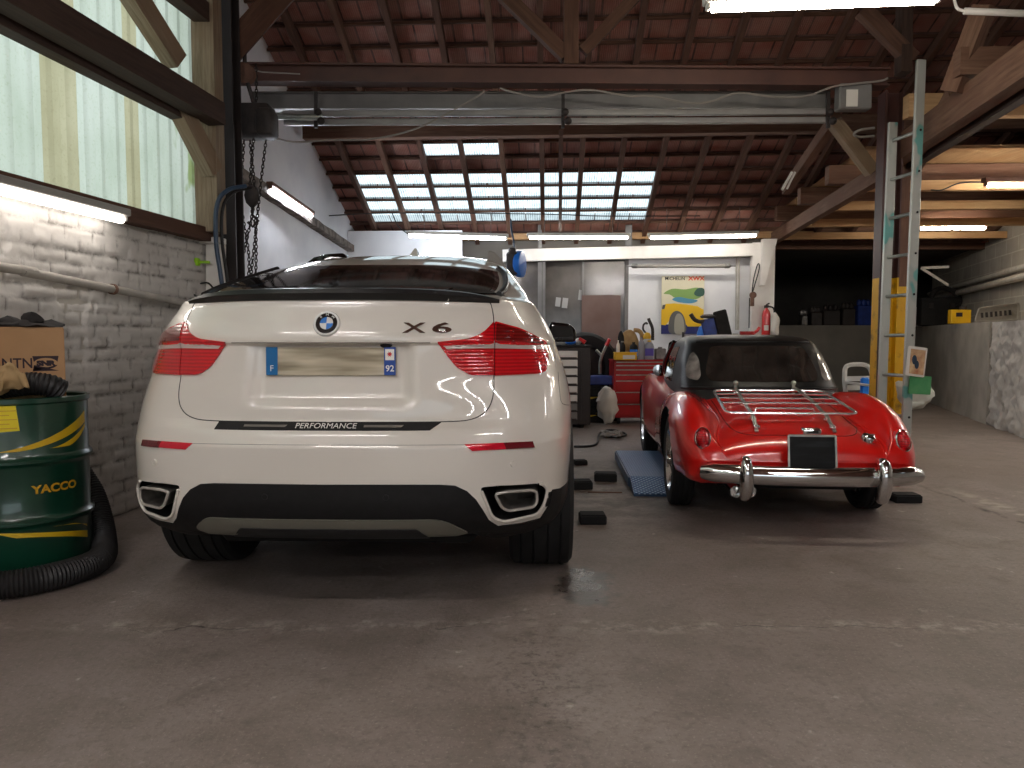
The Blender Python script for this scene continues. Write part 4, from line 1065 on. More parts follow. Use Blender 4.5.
# ================================================================ the red roadster
def make_roadster():
    root = thing('car', 'red vintage roadster with black soft top, chrome bumper and luggage rack on its tail', 'car', (1.715, 4.30, 0), rz=-.100)
    rw = dict(world=False)
    ys = [0, .02, .05, .10, .18, .30, .45, .65, .85, 1.05, 1.3, 1.55, 1.9, 2.3, 2.7, 3.1, 3.45, 3.75, 3.92, 3.97]
    def K(v): return pchip(ys, v)
    zc = K([.445, .50, .535, .568, .60, .64, .675, .712, .742, .765, .785, .80, .81, .82, .83, .81, .76, .66, .52, .44])      # deck on the centre line
    zf = K([.44, .49, .53, .575, .635, .70, .745, .775, .785, .775, .745, .725, .73, .765, .805, .81, .77, .67, .52, .44])     # crest of the wings
    xc = K([.47, .50, .52, .54, .555, .57, .58, .59, .595, .59, .585, .585, .585, .59, .60, .60, .58, .54, .46, .40])
    wo = K([.56, .605, .635, .662, .685, .703, .718, .732, .737, .730, .705, .69, .688, .70, .722, .732, .715, .66, .54, .46])
    zb = K([.425, .36, .315, .28, .27, .27, .26, .25, .24, .22, .20, .20, .20, .20, .22, .23, .25, .28, .33, .42])
    def section(y, N=46):
        a, f, x, w, b = zc(y), zf(y), xc(y), wo(y), zb(y)
        a = max(a, b + .012); f = max(f, b + .012)
        H_ = f - b; xv = x - .05 - .12 * sstep(0, .5, y); zv = a - .045 * min(1, H_ / .3)
        if f < a: zv = min(zv, a - .02 * min(1, H_ / .3))
        ctl = [(0, a), (xv * .45, a - .006 * min(1, H_ / .2)), (xv * .8, (a * .45 + zv * .55)), (xv, zv), ((x * .55 + xv * .45), (zv + f) / 2 + .018 * min(1, H_ / .3)), (x, f), (x + (w - x) * .52, f - H_ * .055), (w - .012, f - H_ * .24), (w, f - H_ * .48), (w - .008, f - H_ * .72), (w - .03, b + H_ * .08), (w - .09, b)]
        pl = smooth_line([(p[0], p[1], 0) for p in ctl], 5)
        return [V((p.x, y, p.y)) for p in pl]
    yy = sorted(set([round(.4 * (i / 34) ** 1.5, 4) for i in range(35)] + [.4 + 3.3 * i / 66 for i in range(67)] + [3.7 + .27 * i / 10 for i in range(11)]))
    shell = MB(); rings = []
    for y in yy:
        s = section(y); rings.append([V((-p.x, p.y, p.z)) for p in s[:0:-1]] + s)
    n = len(rings[0]); vs = [p for r in rings for p in r]; fs = []
    for k in range(len(rings) - 1):
        for i in range(n): fs.append((k*n+i, k*n+(i+1) % n, (k+1)*n+(i+1) % n, (k+1)*n+i))
    for k in (0, len(rings) - 1):
        m = n // 2                                           # close the ends as a strip across the ring
        for i in range(m): 
            a, b, c, d = k*n+i, k*n+i+1, k*n+n-2-i, k*n+n-1-i
            if len({a, b, c, d}) == 4: fs.append((a, b, c, d))
            elif len({a, b, c, d}) == 3: fs.append(tuple(dict.fromkeys((a, b, c, d))))
            if b >= c: break
    shell.add(vs, fs); bv = bvh_of(shell); P = cam_proj(bv, root); RX = dir_proj(bv, 'x', 1); RZ = dir_proj(bv, 'z', 1)
    body = MB(); body.v = shell.v; body.f = shell.f; body.m = [0] * len(shell.f)
    ob = body.build('body', [M['red_paint'], M['well']], root, world=False, smooth=50)
    AX = (.80, 3.19); R = .315; cut = []
    for sx in (-1, 1):
        for ay in AX:
            c = MB(); c.lathe([(.352, 0), (.352, .4)], 40, Matrix.Translation((sx * .49, ay, .33)) @ Matrix.Rotation(sx * PI / 2, 4, 'Y')); cut.append(c.build('cut', M['well'], root, world=False, smooth=0))
    # open cockpit under the hood
    c = MB(); c.prism(rpoly([(-.50, 1.42), (.50, 1.42), (.53, 1.8), (.51, 2.28), (-.51, 2.28), (-.53, 1.8)], .09, 4), .6, Matrix.Translation((0, 0, .42))); cut.append(c.build('cut', M['well'], root, world=False, smooth=0))
    me = boolean_cut(ob, cut)
    me.materials.clear(); me.materials.append(M['red_paint']); me.materials.append(M['well'])
    for f in me.polygons:
        c = f.center; f.use_smooth = True
        arch = any(math.hypot(c.y - a, c.z - .33) < .356 and abs(c.x) > .48 and not (abs(c.x) > .62 and abs(f.normal.x) > .9 and math.hypot(c.y - a, c.z - .33) > .33 and False) for a in AX)
        cock = abs(c.x) < .535 and 1.41 < c.y < 2.29 and c.z < zc(c.y) - .03 and c.z > .4 and (abs(f.normal.z) < .3 or c.z < .45)
        f.material_index = 1 if arch or cock or c.z < .215 else 0
    skin_normals(me, shell, 50)
    # piping between wings and deck
    for sx in (1, -1):
        line = []
        for i in range(30):
            y = .03 + 1.25 * (i / 29) ** 1.3; x = sx * (xc(y) - .05 - .118 * sstep(0, .5, y)); p = RZ(x, y)[0]; line.append(p + V((0, -.001, .001)))
        mb = MB(); mb.tube(line, .0055, 8); mb.build('wing_piping', M['red_paint'], root, **rw)
    # boot lid outline
    lid = [(-.47, .95), (-.47, .38), (-.445, .22), (-.35, .14), (-.15, .12), (.15, .12), (.35, .14), (.445, .22), (.47, .38), (.47, .95)]
    ln = [RZ(x * .82, y)[0] for x, y, z in smooth_line([(a, b, 0) for a, b in lid], 6)]
    mb = MB(); mb.tube(ln, .0028, 6); mb.build('boot_lid_seam', M['well'], root, **rw)
    # door seam on each side, front wing seam
    for sx in (1, -1):
        ps = [RX(1.52 + .05 * i / 12, .70 - .38 * i / 12)[0] for i in range(13)]
        mb = MB(); mb.tube([V((sx * p.x, p.y, p.z)) for p in ps], .0024, 6); mb.build('door_seam', M['well'], root, **rw)
    # ---- soft top
    zk = [(.70, .93, .575, 2.5), (.78, .965, .572, 2.46), (.88, 1.05, .558, 2.38), (1.0, 1.16, .535, 2.32), (1.06, 1.225, .515, 2.28), (1.115, 1.30, .495, 2.25), (1.15, 1.40, .47, 2.22), (1.172, 1.54, .425, 2.18), (1.183, 1.75, .33, 2.12), (1.188, 1.88, .2, 2.02)]
    ZZ = [k[0] for k in zk]; gy, gw, gf = (pchip(ZZ, [k[i] for k in zk]) for i in (1, 2, 3))
    def out(z):
        yr, w, yf = gy(z), gw(z), gf(z); D = min(.34, (yf - yr) * .45); ev = []
        for i in range(30):
            x = w * math.sin(i / 30 * PI / 2); ev.append((x, yr + D * (1 - max(0, 1 - (x / w) ** 2.6) ** (1 / 2.6))))
        for i in range(12): ev.append((w, yr + D + (yf - yr - D - .05) * i / 12))
        for i in range(7): x = w * math.cos(i / 6 * PI / 2); ev.append((x, yf - .05 * (x / w) ** 4))
        rip = lambda x, y: .004 * noise.noise(V((x * 5, y * 4, z * 9)))
        return [V((x + rip(x, y), y + rip(y, x), z)) for x, y in ev] + [V((-x + rip(-x, y), y + rip(y, -x), z)) for x, y in ev[::-1][1:-1]]
    zs = sorted(set([.70 + (1.188 - .70) * i / 46 for i in range(47)]))
    hood = stack_shell(zs, out); hb = bvh_of(hood); HP = cam_proj(hb, root); HY = dir_proj(hb, 'y', 1)
    ho = MB(); ho.v = hood.v; ho.f = hood.f; ho.m = [0] * len(hood.f); hob = ho.build('soft_top', M['vinyl'], root, world=False, smooth=60)
    tag(hob, 'black vinyl soft top')
    rwn = rpoly([(-.375, .845), (.375, .845), (.40, .90), (.345, 1.085), (.30, 1.10), (-.30, 1.10), (-.345, 1.085), (-.40, .90)], .04, 4)
    patch(rwn, HY, .05, .004, .006).build('rear_window', M['clear_vinyl'], hob, **rw)
    for sx in (1, -1):
        f = (lambda m: m) if sx > 0 else mirrored
        q = rpoly([(1.40, .86), (1.68, .855), (1.70, .95), (1.62, 1.045), (1.50, 1.06), (1.42, .98)], .05, 4)
        f(patch(rpoly([(.455, .845), (.525, .86), (.525, .93), (.485, 1.03), (.455, 1.055), (.43, 1.0), (.43, .88)], .025, 4), HY, .03, .004, .006)).build('quarter_window', M['pale_vinyl'], hob, **rw)
        f(patch(rpoly([(1.78, .80), (2.28, .80), (2.2, 1.07), (1.80, 1.09)], .03), dir_proj(hb, 'x', 1), .06, .004, .006)).build('side_screen', M['clear_vinyl'], hob, **rw)
    # rolled edge and hood bow along the roof
    ps = [HY(-.42 + .84 * i / 30, 1.128)[0] for i in range(31)]
    mb = MB(); mb.tube(ps, .009, 8); mb.build('hood_bow_seam', M['vinyl'], hob, **rw)
    ps = [HY(-.56 + 1.12 * i / 40, .79 + .01 * (1 - (i / 20 - 1) ** 2))[0] for i in range(41)]
    mb = MB(); mb.tube(ps, .012, 8); mb.build('hood_hem', M['vinyl'], hob, **rw)
    # windscreen frame pillars and wiper of the open side
    for sx in (1, -1):
        mb = MB(); mb.tube([V((sx * .57, 2.62, .80)), V((sx * .555, 2.50, .95)), V((sx * .50, 2.28, 1.13))], .016, 8); mb.build('windscreen_pillar', M['gloss_black'], root, **rw)
    mb = MB(); mb.prism(rpoly([(-.55, 0), (.55, 0), (.49, .36), (-.49, .36)], .04), .006, Matrix.Translation((0, 2.6, .81)) @ Matrix.Rotation(math.radians(62), 4, 'X') @ Matrix.Scale(1, 4)); mb.build('windscreen', M['dark_glass'], root, **rw)
    mb = MB(); mb.tube([V((-.3 + .175 * math.cos(2 * PI * i / 30), 2.02 - .05 * math.sin(2 * PI * i / 30), .86 + .165 * math.sin(2 * PI * i / 30))) for i in range(30)], .011, 8, closed=True)
    mb.tube([V((-.3, 2.04, .86)), V((-.3, 2.45, .72))], .016, 8); mb.build('steering_wheel', M['gloss_black'], root, **rw)
    for x in (-.27, .27):
        mb = MB(); mb.box((x, 1.62, .66), (.44, .14, .44), Matrix.Rotation(-.2, 3, 'X')); mb.box((x, 1.85, .47), (.44, .46, .14)); mb.build('seat', M['vinyl'], root, world=False, bevel=.05, bseg=3)
    # chrome wing mirrors
    for sx in (-1, 1):
        p = RX(2.62, .79)[0]; c = V((sx * .60, 2.62, zf(2.62) + .055)); mb = MB()
        mb.lathe([(0, -.03), (.03, -.026), (.052, -.006), (.056, .008), (.052, .012), (0, .013)], 20, Matrix.Translation(c) @ Matrix.Rotation(PI / 2, 4, 'X')); mb.tube([c, V((sx * .60, 2.64, zf(2.62) - .02))], .008, 8); mb.build('wing_mirror', M['chrome'], root, **rw)
    # ---- rear lamps: chrome plinth, red lens
    for sx in (1, -1):
        p = RX(.18, .535)[0]; q = V((sx * .60, .12, .535)); 
        o, d = V((sx * .575, -1, .552)), V((0, 1, 0)); hp, hn, i_, ds = bv.ray_cast(o, d)
        if hp is None: hp, hn, i_, ds = bv.find_nearest(V((sx * .575, .05, .525)))
        if hn.y > 0: hn = -hn
        ax_ = (hn * .55 + V((0, -1, .12))).normalized(); Rm = ax_.to_track_quat('Z', 'Y').to_matrix()
        mb = MB(); mb.lathe([(1.16, -.9), (1.14, .05), (1.0, .35), (.8, .38)], 24, Matrix.Translation(hp - ax_ * .004) @ Rm.to_4x4() @ Matrix.Diagonal((.045, .066, .05, 1)), cap=False); pb = mb.build('lamp_plinth', M['red_paint'], root, **rw)
        mb = MB(); mb.lathe([(1.04, .1), (1.03, .5), (.93, .62), (.85, .5)], 24, Matrix.Translation(hp) @ Rm.to_4x4() @ Matrix.Diagonal((.045, .066, .04, 1)), cap=False); mb.build('lamp_bezel', M['chrome'], pb, **rw)
        mb = MB(); mb.ball(hp + ax_ * .012, (.037, .055, .05), 20, 12, Rm); mb.build('lamp_lens', M['lamp_red'], pb, **rw)
    # ---- bumper: chrome blade bent round the tail, overriders
    BXO = .025
    def bp(x): x = x - BXO; return -.115 + .11 * abs(x / .60) ** 2.8
    mb = MB(); prof = [(.004, -.056), (-.016, -.052), (-.030, -.042), (-.040, -.026), (-.045, -.008), (-.045, .010), (-.040, .028), (-.030, .043), (-.014, .053), (.004, .056), (.01, .04), (.01, -.04)]
    xs = [BXO - .61 + 1.22 * i / 60 for i in range(61)]; vs = []
    for x in xs:
        sl = .11 * 2.8 / .60 * abs((x - BXO) / .60) ** 1.8 * (1 if x > BXO else -1); nn = V((sl, -1, 0)).normalized(); e = 1 - .25 * max(0, (abs(x - BXO) - .56) / .05)
        vs += [V((x, bp(x), .368)) - nn * (a * 1.0) * 1 + V((0, 0, b * e)) for a, b in prof]
    n = len(prof); vs = [v for v in vs]
    fs = [(k*n+i, k*n+(i+1) % n, (k+1)*n+(i+1) % n, (k+1)*n+i) for k in range(60) for i in range(n)] + [tuple(range(n))[::-1], tuple(60*n+i for i in range(n))]
    mb.add(vs, fs)
    # profile offsets point outwards
    for i, p in enumerate(mb.v): pass
    bo = mb.build('bumper', M['chrome'], root, **rw)
    for x in (-.11, .055):
        mb = MB(); mb.ball((x, bp(x) - .035, .36), (.012, .008, .012), 12, 8); mb.build('bumper_bolt', M['chrome'], bo, **rw)
    for x in (-.36, .395):
        pts = [V((x, bp(x) + .02, .455)), V((x, bp(x) - .045, .45)), V((x, bp(x) - .062, .41)), V((x, bp(x) - .064, .35)), V((x, bp(x) - .055, .29)), V((x, bp(x) - .03, .25)), V((x, bp(x) + .015, .243))]
        mb = MB(); mb.tube(smooth_line(pts, 5), [.024 + .016 * math.sin(PI * i / 30) for i in range(31)], 14); mb.build('overrider', M['chrome'], root, **rw)
        mb = MB(); mb.beam(V((x, bp(x), .35)), V((x * .95, .4, .32)), .03, .05); mb.build('bumper_iron', M['matt_black'], root, **rw)
    # twin exhaust trim below the left overrider
    for dx in (-.035, .04):
        mb = MB(); mb.lathe([(.034, .0), (.036, .03), (.031, .03), (.03, -.25)], 18, Matrix.Translation((-.36 + dx, -.02, .262)) @ Matrix.Rotation(PI / 2, 4, 'X')); mb.build('exhaust_tip', M['chrome'], root, **rw)
    # ---- plate with chrome frame and lamp
    pc = V((.018, -.075, .502)); Rm = Matrix.Rotation(-.16, 3, 'X')
    mb = MB(); mb.box(pc, (.262, .01, .195), Rm); pl = mb.build('licence_plate', M['plate_black'], root, world=False)
    for a, b in (((-.131, -.097), (.131, -.097)), ((.131, -.097), (.131, .097)), ((.131, .097), (-.131, .097)), ((-.131, .097), (-.131, -.097))):
        mb = MB(); mb.beam(pc + Rm @ V((a[0], -.006, a[1])), pc + Rm @ V((b[0], -.006, b[1])), .01, .012); mb.build('plate_frame', M['alu'], pl, world=False)
    mb = MB(); mb.beam(pc + V((0, .0, -.05)), V((.018, .1, .46)), .15, .02); mb.beam(pc + V((0, .01, .08)), V((.018, .1, .56)), .1, .03); mb.build('plate_bracket', M['matt_black'], pl, world=False)
    mb = MB(); mb.box(pc + V((0, .03, .122)), (.105, .07, .034)); lo = mb.build('plate_lamp', M['chrome'], root, world=False, bevel=.012, bseg=3)
    mb = MB(); mb.box(pc + V((0, -.006, .121)), (.06, .01, .014)); mb.build('lamp_slot', M['gloss_black'], lo, world=False)
    # fuel filler, boot handle
    p, nr = RZ(.40, .13); Rm = nr.to_track_quat('Z', 'Y').to_matrix().to_4x4()
    mb = MB(); mb.lathe([(.044, -.01), (.044, .014), (.038, .028), (.022, .037), (0, .039)], 24, Matrix.Translation(p) @ Rm, cap=False); mb.box(p + nr * .034, (.05, .012, .014)); mb.build('fuel_cap', M['chrome'], root, **rw)
    # ---- luggage rack
    def deck(x, y, h): p, nn = RZ(x, y); return p + V((0, 0, h))
    y0_, y1_ = .27, .93; hh = .075
    fr = [V((-.40, y0_ + .02, deck(-.3, y0_, hh).z)), V((.40, y0_ + .02, deck(.3, y0_, hh).z)), V((.375, y1_, deck(.3, y1_, hh - .02).z)), V((-.375, y1_, deck(-.3, y1_, hh - .02).z))]
    pts = []
    for i in range(4):
        p, a, b = fr[i], fr[i - 1], fr[(i + 1) % 4]; s_, e_ = p + (a - p).normalized() * .06, p + (b - p).normalized() * .06
        for k in range(6): t = k / 5; pts.append(s_ * (1 - t) ** 2 + p * 2 * t * (1 - t) + e_ * t * t)
    rk = MB(); rk.tube(pts, .010, 8, closed=True); rko = rk.build('luggage_rack', M['rack'], root, **rw)
    for f_ in (.2, .42, .62, .82):
        a, b = fr[0].lerp(fr[3], f_), fr[1].lerp(fr[2], f_); mb = MB()
        if f_ == .2:
            m_ = a.lerp(b, .25); m2 = a.lerp(b, .72); mb.tube([m_ + V((0, .0, -.03)), m_ + V((.01, 0, -.005)), m_ + V((.04, 0, 0)), m2 + V((-.04, 0, 0)), m2 + V((-.01, 0, -.005)), m2 + V((0, 0, -.03))], .0075, 8)
        else: mb.tube([a, b], .0075, 8)
        mb.build('rack_rail', M['rack'], rko, **rw)
    for x in (-.235, .21):
        line = [deck(x * .9, 1.0, .03), deck(x * .92, .95, .06), deck(x, .62, .05), deck(x, .30, .045), deck(x * 1.03, .15, .012)]
        mb = MB(); mb.tube(smooth_line(line, 6), .006, 6)
        for a, b in zip(line[:-1], line[1:]): mb.beam(a, b, .022, .008)
        st = mb.build('rack_strap', M['alu'], rko, **rw)
        for y in (.82, .52, .29, .18):
            mb = MB(); mb.ball(deck(x, y, .05 if y > .35 else .025), (.02, .026, .014), 12, 8); mb.build('strap_buckle', M['rack'], st, **rw)
        mb = MB(); mb.tube([deck(x * .9, .97, .0), deck(x * .9, .97, .085)], .012, 8); mb.ball(deck(x * .9, .97, .09), .018); mb.build('rack_foot', M['alu'], rko, **rw)
    # ---- underbody, wheels
    mb = MB(); mb.box((0, 2.0, .26), (.9, 3.3, .12)); mb.build('underbody', M['well'], root, world=False, bevel=.03)
    mb = MB(); mb.tube([(-.6, .80, .31), (.6, .80, .31)], .035, 10); mb.ball((0, .80, .31), .11); mb.build('rear_axle', M['matt_black'], root, world=False)
    for ay in AX:
        for sx in (-1, 1):
            Mx = Matrix.Translation((sx * .625, ay, R - .003)) @ Matrix.Rotation(sx * PI / 2, 4, 'Y'); h = .08; mb = MB()
            pr = [(R * .66, -h * .8), (R * .82, -h), (R * .95, -h * .9), (R, -h * .7)]
            for g in (-.35, 0, .35): pr += [(R, h * (g - .05)), (R - .007, h * (g - .04)), (R - .007, h * (g + .04)), (R, h * (g + .05))]
            pr += [(R, h * .7), (R * .95, h * .9), (R * .82, h), (R * .66, h * .8)]
            mb.lathe(pr, 56, Mx, cap=False); o = mb.build('wheel', M['rubber'], root, world=False, smooth=30)
            mb = MB(); mb.lathe([(R * .67, -h * .7), (R * .60, -h * .4), (R * .60, h * .3), (R * .67, h * .72), (R * .70, h * .86), (R * .66, h * .88), (R * .60, h * .6), (R * .55, h * .2), (.05, h * .1)], 40, Mx, cap=False)
            mb.build('rim', M['rack'], o, world=False)
            for k in range(20):
                a = 2 * PI * k / 20; mb = MB(); b = a + (.35 if k % 2 else -.35)
                mb.tube([Mx @ V((.03 * math.cos(a), .03 * math.sin(a), h * .8)), Mx @ V((R * .6 * math.cos(b), R * .6 * math.sin(b), h * .3))], .003, 5); mb.build('spoke', M['chrome'], o, world=False)
            mb = MB(); mb.lathe([(.04, h * .1), (.036, h * .9), (.03, h * 1.05), (0, h * 1.1)], 20, Mx); mb.beam(Mx @ V((-.06, 0, h * .95)), Mx @ V((.06, 0, h * .95)), .02, .02); mb.build('knock_off_hub', M['chrome'], o, world=False)
    return root
make_roadster()
# ================================================================ left side: drum, box, hose
def curve_text(mb, body, size, fn, **kw): return mb.text(body, size, font_fn=fn, **kw)
DC = V((-2.415, 3.62, 0)); DR = .292
drum = thing('oil_drum', 'dark green steel oil drum with yellow stripes standing against the white brick wall', 'drum', DC)
mb = MB(); pr = [(.0, .012), (DR - .012, .012), (DR - .004, 0), (DR + .006, .004), (DR + .006, .018), (DR - .003, .026)]
for zc_ in (.30, .585): pr += [(DR - .004, zc_ - .03), (DR + .002, zc_ - .018), (DR + .012, zc_ - .006), (DR + .012, zc_ + .006), (DR + .002, zc_ + .018), (DR - .004, zc_ + .03)]
pr += [(DR - .003, .85), (DR + .006, .858), (DR + .006, .878), (DR - .002, .882), (DR - .014, .876), (DR - .014, .86), (0, .86)]
mb.lathe(pr, 72, Matrix.Translation(DC)); mb.build('barrel', M['green_paint'], drum, smooth=30)
def on_drum(a, z, off=.0012): r = DR - .003 + off; return DC + V((r * math.sin(a), -r * math.cos(a), z))
def dproj(u, z): n = V((math.sin(u), -math.cos(u), 0)); return DC + n * (DR - .0035) + V((0, 0, z)), n
view = math.atan2(-DC.x, DC.y)                               # the side of the drum that faces the hall
ac = view
def dpoly(pts, m, name): return patch(pts, dproj, .06, .0015, .002).build(name, M[m], drum)
dpoly([(ac - .75, .635), (ac - .3, .635), (ac + .25, .70), (ac + .62, .775), (ac + 1.25, .93 - .06), (ac + 1.3, .83), (ac + .66, .725), (ac + .2, .655)], 'drum_yellow', 'stripe') if False else None
def swoosh(z0, z1, z2, z3, a0, a1, name, th0, th1):
    top = [(a0 + (a1 - a0) * t / 14, z0 + (z1 - z0) * (t / 14) ** 1.6) for t in range(15)]
    bot = [(a0 + .3 * (1 if abs(z1 - z0) else 0) + (a1 - a0 - .3) * t / 14, z2 + (z3 - z2) * (t / 14) ** 1.6) for t in range(15)]
    dpoly(top + bot[::-1], 'drum_yellow', name)
swoosh(.638, .80, .638, .745, ac - .42, ac + 1.15, 'stripe', 0, 0)
swoosh(.642, .735, .642, .722, ac + .38, ac + 1.15, 'pinstripe', 0, 0)
swoosh(.266, .20, .238, .165, ac - .42, ac + 1.1, 'stripe', 0, 0)
swoosh(.268, .232, .262, .222, ac + .40, ac + 1.1, 'pinstripe', 0, 0)
mb = MB(); mb.text('YACCO', .053, .0004, sx=1.12, bold=.002, font_fn=lambda p: on_drum(ac + .47 + p.x / DR, .452 + p.y, .002 + max(0, p.z))); mb.build('lettering', M['gold'], drum)
dpoly([(ac - .75, .85), (ac - .06, .85), (ac - .02, .735), (ac - .75, .725)], 'label_yellow', 'sticker')
mb = MB()
for k in range(5): patch([(ac - .7, .83 - .02 * k), (ac - .05 - .1 * (k % 2), .83 - .02 * k), (ac - .05 - .1 * (k % 2), .826 - .02 * k), (ac - .7, .826 - .02 * k)], dproj, .06, .003, .001, mb=mb)
o = mb.build('sticker_print', M['gold'], drum); o['kind'] = 'stuff'
# cardboard box on the drum
BX = DC + V((-.058, .012, .862)); brz = .55
R_ = Matrix.Rotation(brz, 3, 'Z')
box = thing('cardboard_box', 'brown cardboard box with dark printed lettering standing on the oil drum', 'box', BX, rz=brz)
mb = MB(); W_, D_, H_ = .47, .30, .345
for p, d in (((0, -D_/2, H_/2), (W_, .006, H_)), ((0, D_/2, H_/2), (W_, .006, H_)), ((-W_/2, 0, H_/2), (.006, D_, H_)), ((W_/2, 0, H_/2), (.006, D_, H_)), ((0, 0, .004), (W_, D_, .008))): mb.box(p, d)
mb.build('carton', M['card'], box, world=False)
for s_, nm in ((-1, 'flap'), (1, 'flap')):
    mb = MB(); mb.box((0, s_ * D_ * .25, H_ + .003), (W_, D_ * .5 - .004, .005)); mb.build(nm, M['card'], box, world=False)
face = Matrix.Translation((0, -D_/2 - .004, 0)) @ Matrix.Rotation(PI/2, 4, 'X')
mb = MB(); mb.text('NTN', .068, .0003, face @ Matrix.Translation((.043, .175, 0)), sx=.86, bold=.001); mb.build('lettering', M['ink'], box, world=False)
mb = MB(); mb.text('SNR', .032, .0003, face @ Matrix.Translation((.158, .175, 0)), sx=1.25, bold=.0025); mb.build('lettering', M['ink'], box, world=False)
for a0, a1 in ((PI * .08, PI * .92), (PI * 1.08, PI * 1.92)):
    mb = MB(); pts = []
    for i in range(13):
        a = a0 + (a1 - a0) * i / 12; pts.append((.158 + .050 * math.cos(a), .175 + .027 * math.sin(a)))
    up = 1 if a0 < PI else -1
    ring = [(p[0], p[1]) for p in pts] + [(.158 - .054, .175 + up * .036), (.158 + .054, .175 + up * .036)] 
    mb.prism(ring, .0004, face); mb.build('logo_frame', M['ink'], box, world=False)
def crumple(mb, amp, sc, seed=0):
    mb.v = [p + V((noise.noise(p * sc + V((seed, 0, 0))), noise.noise(p * sc + V((0, seed + 5, 0))), noise.noise(p * sc + V((0, 0, seed + 9))))) * amp for p in mb.v]; return mb
c = BX + V((.06, .0, .375)); mb = MB()
mb.ball(c, (.21, .11, .03), 28, 14); crumple(mb, .045, 9, 2); mb.ball(c + V((.075, -.02, .03)), (.05, .04, .055), 18, 10, Matrix.Rotation(.5, 3, 'Y')); crumple(mb, .02, 24, 4)
zs_ = sorted(p.z for p in mb.v); mn = zs_[int(len(zs_) * .42)]; mb.v = [V((p.x, p.y, max(0, p.z - mn) * .9 + BX.z + H_ + .007)) for p in mb.v]
mesh_thing(mb, 'rag', M['cloth_black'], 'crumpled black rag lying on top of the cardboard box', 'rag', (c.x, c.y, BX.z + H_), clean=False)
c = DC + V((.07, -.235, .95)); mb = MB(); mb.ball(c, (.12, .04, .055), 36, 22); crumple(mb, .05, 9, 1); crumple(mb, .02, 26, 7)
mn = min(p.z for p in mb.v); mb.v = [V((p.x, p.y, p.z - mn + .884)) for p in mb.v]
mesh_thing(mb, 'crumpled_paper', M['paper_brown'], 'crumpled brown paper on the drum in front of the box', 'paper', (c.x, c.y, .884), smooth=60)
# corrugated black suction hose: down behind the drum, round its foot and off to the left
def corrugated(mb, pts, r, pitch=.016, amp=.006, seg=20):
    line = smooth_line(pts, 14); L = [0]
    for a, b in zip(line[:-1], line[1:]): L.append(L[-1] + (b - a).length)
    out, rr = [], []; n = int(L[-1] / (pitch / 4)); j = 0
    for i in range(n + 1):
        d = L[-1] * i / n
        while j < len(L) - 2 and L[j+1] < d: j += 1
        t = (d - L[j]) / max(1e-9, L[j+1] - L[j]); out.append(line[j].lerp(line[j+1], t)); rr.append(r + amp * (.5 + .5 * math.sin(2 * PI * d / pitch)))
    return mb.tube(out, rr, seg)
hp = [DC + V((.04, .10, .90)), DC + V((.14, .12, .955)), DC + V((.225, .14, .90)), DC + V((.245, .22, .884))]
mb = MB(); corrugated(mb, [DC + V((.02, -.16, .93)), DC + V((.14, -.14, .945)), DC + V((.215, -.11, .935)), DC + V((.245, -.07, .905))], .05)
mesh_thing(mb, 'hose', M['hose_black'], 'short black corrugated hose end curling over the drum behind the box', 'hose', DC + V((.1, .19, .89)))
hp = [V((-2.46, 4.02, .86)), V((-2.39, 4.0, .5)), V((-2.26, 3.95, .30)), V((-2.13, 3.80, .11)), V((-2.04, 3.58, .066)), V((-2.13, 3.32, .066)), V((-2.36, 3.19, .066)), V((-2.7, 3.2, .066)), V((-2.9, 3.0, .066))]
hp = [V((max(p.x, xl(p.y) + .10), p.y, p.z)) for p in hp]
mb = MB(); corrugated(mb, hp, .058); mesh_thing(mb, 'hose', M['hose_black'], 'long black corrugated suction hose lying round the foot of the green drum', 'hose', (DC.x, DC.y - .4, 0))
# ================================================================ chain hoist by the left post
HC = at(255, 122, 6.45)
ho = thing('chain_hoist', 'dark chain hoist with hanging loops of chain beside the left steel post', 'hoist', HC)
mb = MB(); mb.box(HC, (.30, .24, .27)); mb.box(HC + V((.12, -.05, -.03)), (.14, .22, .22)); mb.build('housing', M['cast'], ho, bevel=.03, bseg=2)
tp = at(245, 74, 6.4)
mb = MB(); mb.lathe([(.03, -.035), (.085, -.03), (.075, 0), (.085, .03), (.03, .035)], 24, Matrix.Translation(tp) @ Matrix.Rotation(PI/2, 4, 'X')); mb.build('pulley', M['rust'], ho)
mb = MB(); mb.tube([tp + V((0, 0, .2)), tp + V((0, 0, .0)), HC + V((0, 0, .13))], .018, 8); mb.build('hanger_hook', M['cast'], ho)
mb = MB(); mb.tube([at(212, 70, 6.3), at(222, 71, 6.35), at(245, 68, 6.38), at(262, 72, 6.5), at(300, 74, 6.7)], .006, 6); mb.build('cable', M['cable_grey'], ho)
def chain(mb, pts, pitch=.03, r=.0045, lw=.011):
    line = smooth_line(pts, 10); L = [0]
    for a, b in zip(line[:-1], line[1:]): L.append(L[-1] + (b - a).length)
    n = int(L[-1] / pitch); j = 0
    for i in range(n):
        d = (i + .5) * pitch
        while j < len(L) - 2 and L[j+1] < d: j += 1
        t = (d - L[j]) / max(1e-9, L[j+1] - L[j]); c = line[j].lerp(line[j+1], t); tg = (line[j+1] - line[j]).normalized()
        x = tg.cross(V((0, 1, 0)) if i % 2 else V((1, 0, 0))); x = x.normalized() if x.length > .01 else V((1, 0, 0))
        mb.tube([c + tg * (pitch * .68 * math.cos(2*PI*k/8)) + x * (lw * math.sin(2*PI*k/8)) for k in range(8)], r, 4, closed=True)
    return mb
